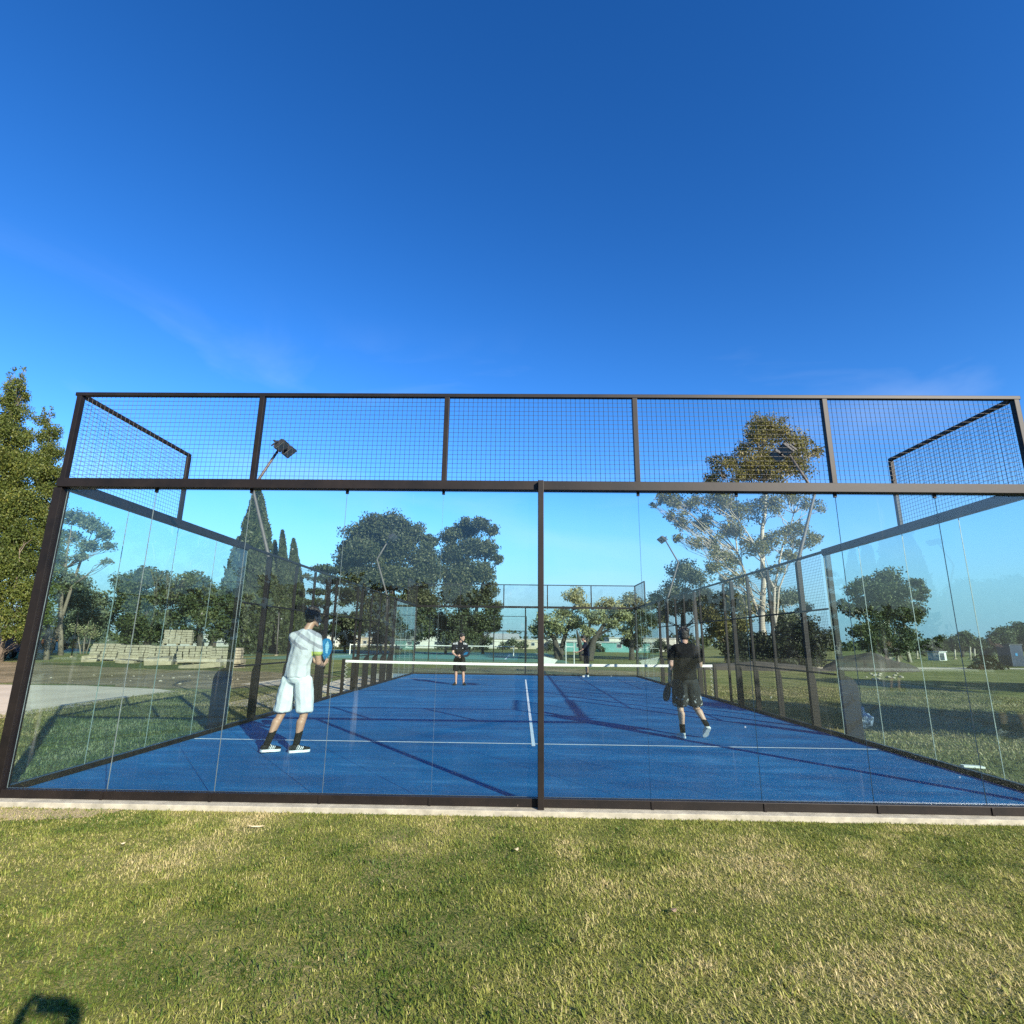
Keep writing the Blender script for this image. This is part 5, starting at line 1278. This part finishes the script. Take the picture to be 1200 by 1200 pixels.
for i, (px, py) in enumerate(rs):
    d = ray(px, py); t = (GZ+0.02-CAM[2])/d[2]; q = CAM+d*t
    o = protos[i % 3].copy(); COL.objects.link(o); s = random.uniform(0.6, 1.4); o.scale = (s, s, s); o.location = (q[0], q[1], GZ+0.03*s); o.rotation_euler = (0, 0, random.uniform(0, 6))
    tag(o, 'tan rubble stone in the heap in front of the long soil mound', 'stone', 'rubble stones by the soil mound')
p = at(1099, 774, 62); hb = empty('block_hut', (p[0], p[1], GZ), 0.5, 'small dark and white block hut out on the right field', 'hut')
m = MB(); m.bbox((-.8, -.6, -.05), (.8, .6, 0.95), 0.02); m.build('wall', M['white_paint'], hb)
m = MB(); m.bbox((-.9, -.7, 0.953), (.9, .7, 1.05), 0.02); m.build('roof', M['roof_grey'], hb)
m = MB(); m.bbox((-.7, -.64, 0.05), (0.25, -.603, .85), 0.01); m.build('opening', M['window'], hb)
p = at(1187, 783, 42); bn = empty('dark_container', (p[0], p[1], GZ), 0.2, 'dark upright container by the track at the right edge', 'container')
m = MB(); m.obox((0, 0, 0.9), (1.25, 1.1, 1.7), bev=0.05); m.build('body', M['truck_blue'], bn)
m = MB(); m.obox((0, 0, 1.79), (1.35, 1.2, 0.10), bev=0.03); m.build('lid', M['lamp_body'], bn)
m = MB(); m.obox((-0.1, -.557, 1.0), (0.22, 0.012, 0.22)); m.build('plate', M['racket_blue'], bn)
M['marker'] = simple('marker_paint', (0.34, 0.28, 0.2), 0.8, 0.15)
for i, (px, top) in enumerate([(1039, 762), (1051, 763), (1137, 760), (1142, 762), (1075, 765), (1119, 763)]):
    lab = ['pale marker post left of the eucalyptus trunks', 'second pale marker post under the eucalyptus', 'taller pale marker post left of the pointed bush', 'shorter pale marker post left of the pointed bush', 'pale marker post right of the lone eucalyptus', 'pale marker post above the block hut'][i]
    pole_thing('marker_post', lab, (px, px), 771, top-1, 70, 0.10, 'marker', 'pale marker posts on the right field', 'post')
# crumpled bag outside the right glass
p = (11.02, 5.3); bg = MB(); bm = bmesh.new(); bmesh.ops.create_icosphere(bm, subdivisions=4, radius=0.24)
for v in bm.verts:
    d = v.co.normalized(); n1 = abs(noise.noise(d*1.6+Vector((3, 1, 2)))); n2 = abs(noise.noise(d*3.5+Vector((8, 2, 4))))
    v.co *= 0.72+0.45*n1-0.22*n2; v.co.z = v.co.z*0.95
M['bag'] = simple('bag_plastic', (0.16, 0.20, 0.26), 0.4, 0.6, 9)
bg.bm(bm); bo = bg.build('plastic_bag', M['bag'], None, True); bo.location = (p[0], p[1], GZ+0.19); tag(bo, 'crumpled pale blue plastic bag on the grass outside the right glass', 'bag')
m = MB(); m.obox((0, 0, 0.012), (0.24, 0.09, 0.024), bev=0.004); po = m.build('plank', M['white_paint']); po.location = (10.47, 2.05, GZ+0.035); po.rotation_euler = (0, 0.03, -0.15); tag(po, 'short white plank on the grass at the foot of the right glass', 'plank')
# small pale litter on the front lawn
M['litter'] = simple('dry_leaf', (0.38, 0.31, 0.19), 0.8, 0.15)
M['litter2'] = simple('red_leaf', (0.16, 0.11, 0.07), 0.8, 0.2)
for i, (px, py, L, W, rz, lab, mt) in enumerate([(300, 968, 0.13, 0.016, 0.3, 'pale straw husk lying on the lawn left of centre', 'litter'), (144, 988, 0.035, 0.014, 0.8, 'tiny pale dry leaf on the left of the lawn', 'litter'),
        (605, 995, 0.05, 0.025, 1.0, 'tan dry leaf on the lawn below the centre post', 'litter'), (789, 1066, 0.045, 0.03, 0.5, 'brown dry leaf on the right of the lawn', 'litter2')]):
    d = ray(px, py); t = (GZ+0.03-CAM[2])/d[2]; q = CAM+d*t; m = MB(); n = 10
    top = [(L/2*math.cos(2*PI*j/n), W/2*math.sin(2*PI*j/n), 0.006*math.cos(4*PI*j/n)) for j in range(n)]
    m.add([(a, b, c) for a, b, c in top] + [(a, b, c+0.002) for a, b, c in top] , [tuple(range(n-1, -1, -1)), tuple(range(n, 2*n))] + [(j, (j+1) % n, n+(j+1) % n, n+j) for j in range(n)])
    o = m.build('dry_leaf', M[mt]); o.location = tuple(q); o.rotation_euler = (0.1, 0.1, rz); tag(o, lab, 'leaf', 'litter on the front lawn')

# ================================================================== WORLD, SUN, CAMERA
w = bpy.data.worlds.new('World'); scene.world = w; w.use_nodes = True
nt = w.node_tree; bgn = nt.nodes['Background']
sky = nt.nodes.new('ShaderNodeTexSky'); sky.sky_type = 'NISHITA'; sky.sun_disc = False
sky.sun_elevation = math.radians(24.1); sky.sun_rotation = math.atan2(0.594, -0.804)
sky.altitude = 0; sky.air_density = 1.0; sky.dust_density = 0.1; sky.ozone_density = 1.6
hs = nt.nodes.new('ShaderNodeHueSaturation'); hs.inputs['Saturation'].default_value = 1.34
nt.links.new(sky.outputs[0], hs.inputs['Color'])
# faint high cirrus
tc = nt.nodes.new('ShaderNodeTexCoord'); mp = nt.nodes.new('ShaderNodeMapping'); mp.inputs['Scale'].default_value = (1.2, 0.9, 3.6); mp.inputs['Rotation'].default_value = (0.2, 0.35, 0.5)
nt.links.new(tc.outputs['Generated'], mp.inputs['Vector'])
nz = nt.nodes.new('ShaderNodeTexNoise'); nz.inputs['Scale'].default_value = 1.7; nz.inputs['Detail'].default_value = 6; nz.inputs['Distortion'].default_value = 0.9
nt.links.new(mp.outputs[0], nz.inputs['Vector'])
cr = nt.nodes.new('ShaderNodeMapRange'); cr.inputs[1].default_value = 0.52; cr.inputs[2].default_value = 0.85; cr.inputs[3].default_value = 0; cr.inputs[4].default_value = 0.22
nt.links.new(nz.outputs['Fac'], cr.inputs[0])
sx = nt.nodes.new('ShaderNodeSeparateXYZ'); nt.links.new(tc.outputs['Generated'], sx.inputs[0])
lo = nt.nodes.new('ShaderNodeMapRange'); lo.interpolation_type = 'SMOOTHSTEP'; lo.inputs[1].default_value = 0.55; lo.inputs[2].default_value = 0.40; lo.inputs[3].default_value = 0; lo.inputs[4].default_value = 1
nt.links.new(sx.outputs['Z'], lo.inputs[0])
ml = nt.nodes.new('ShaderNodeMath'); ml.operation = 'MULTIPLY'; nt.links.new(cr.outputs[0], ml.inputs[0]); nt.links.new(lo.outputs[0], ml.inputs[1])
# the air near the horizon: pale blue
tn = nt.nodes.new('ShaderNodeMix'); tn.data_type = 'RGBA'; tn.blend_type = 'MULTIPLY'; tn.inputs[0].default_value = 1; tn.inputs[7].default_value = (0.84, 0.875, 0.96, 1)
nt.links.new(hs.outputs[0], tn.inputs[6])
gm = nt.nodes.new('ShaderNodeGamma'); gm.inputs['Gamma'].default_value = 1.30; nt.links.new(tn.outputs[2], gm.inputs['Color'])
hz = nt.nodes.new('ShaderNodeMapRange'); hz.interpolation_type = 'SMOOTHSTEP'; hz.inputs[1].default_value = 0.30; hz.inputs[2].default_value = 0.0; hz.inputs[3].default_value = 0; hz.inputs[4].default_value = 0.92
nt.links.new(sx.outputs['Z'], hz.inputs[0])
hm = nt.nodes.new('ShaderNodeMix'); hm.data_type = 'RGBA'; nt.links.new(hz.outputs[0], hm.inputs[0]); nt.links.new(gm.outputs[0], hm.inputs[6]); hm.inputs[7].default_value = (1.5, 2.95, 4.5, 1)
mx = nt.nodes.new('ShaderNodeMix'); mx.data_type = 'RGBA'; nt.links.new(ml.outputs[0], mx.inputs[0]); nt.links.new(hm.outputs[2], mx.inputs[6]); mx.inputs[7].default_value = (5.5, 6.2, 7.2, 1)
nt.links.new(mx.outputs[2], bgn.inputs['Color']); bgn.inputs['Strength'].default_value = 0.076

sl = bpy.data.lights.new('sun', 'SUN'); sl.energy = 5.0; sl.angle = math.radians(0.53); sl.color = (1.0, 0.92, 0.79)
so = bpy.data.objects.new('sun', sl); COL.objects.link(so); so.rotation_euler = (-SUN).to_track_quat('-Z', 'Y').to_euler(); so.location = (20, -30, 25)

cd = bpy.data.cameras.new('camera'); cd.sensor_width = 36; cd.lens = 36*F_PX/1200; cd.clip_start = 0.02; cd.clip_end = 3000
co = bpy.data.objects.new('camera', cd); COL.objects.link(co)
co.matrix_world = Matrix.Translation(Vector(CAM)) @ Matrix((RR, UU, -FW)).transposed().to_4x4()
scene.camera = co
scene.view_settings.view_transform = 'Standard'; scene.view_settings.look = 'None'; scene.view_settings.exposure = 1.27; scene.view_settings.gamma = 1
cy_ = scene.cycles; cy_.transparent_max_bounces = 48; cy_.max_bounces = 8; cy_.diffuse_bounces = 3; cy_.glossy_bounces = 4
cy_.use_denoising = False
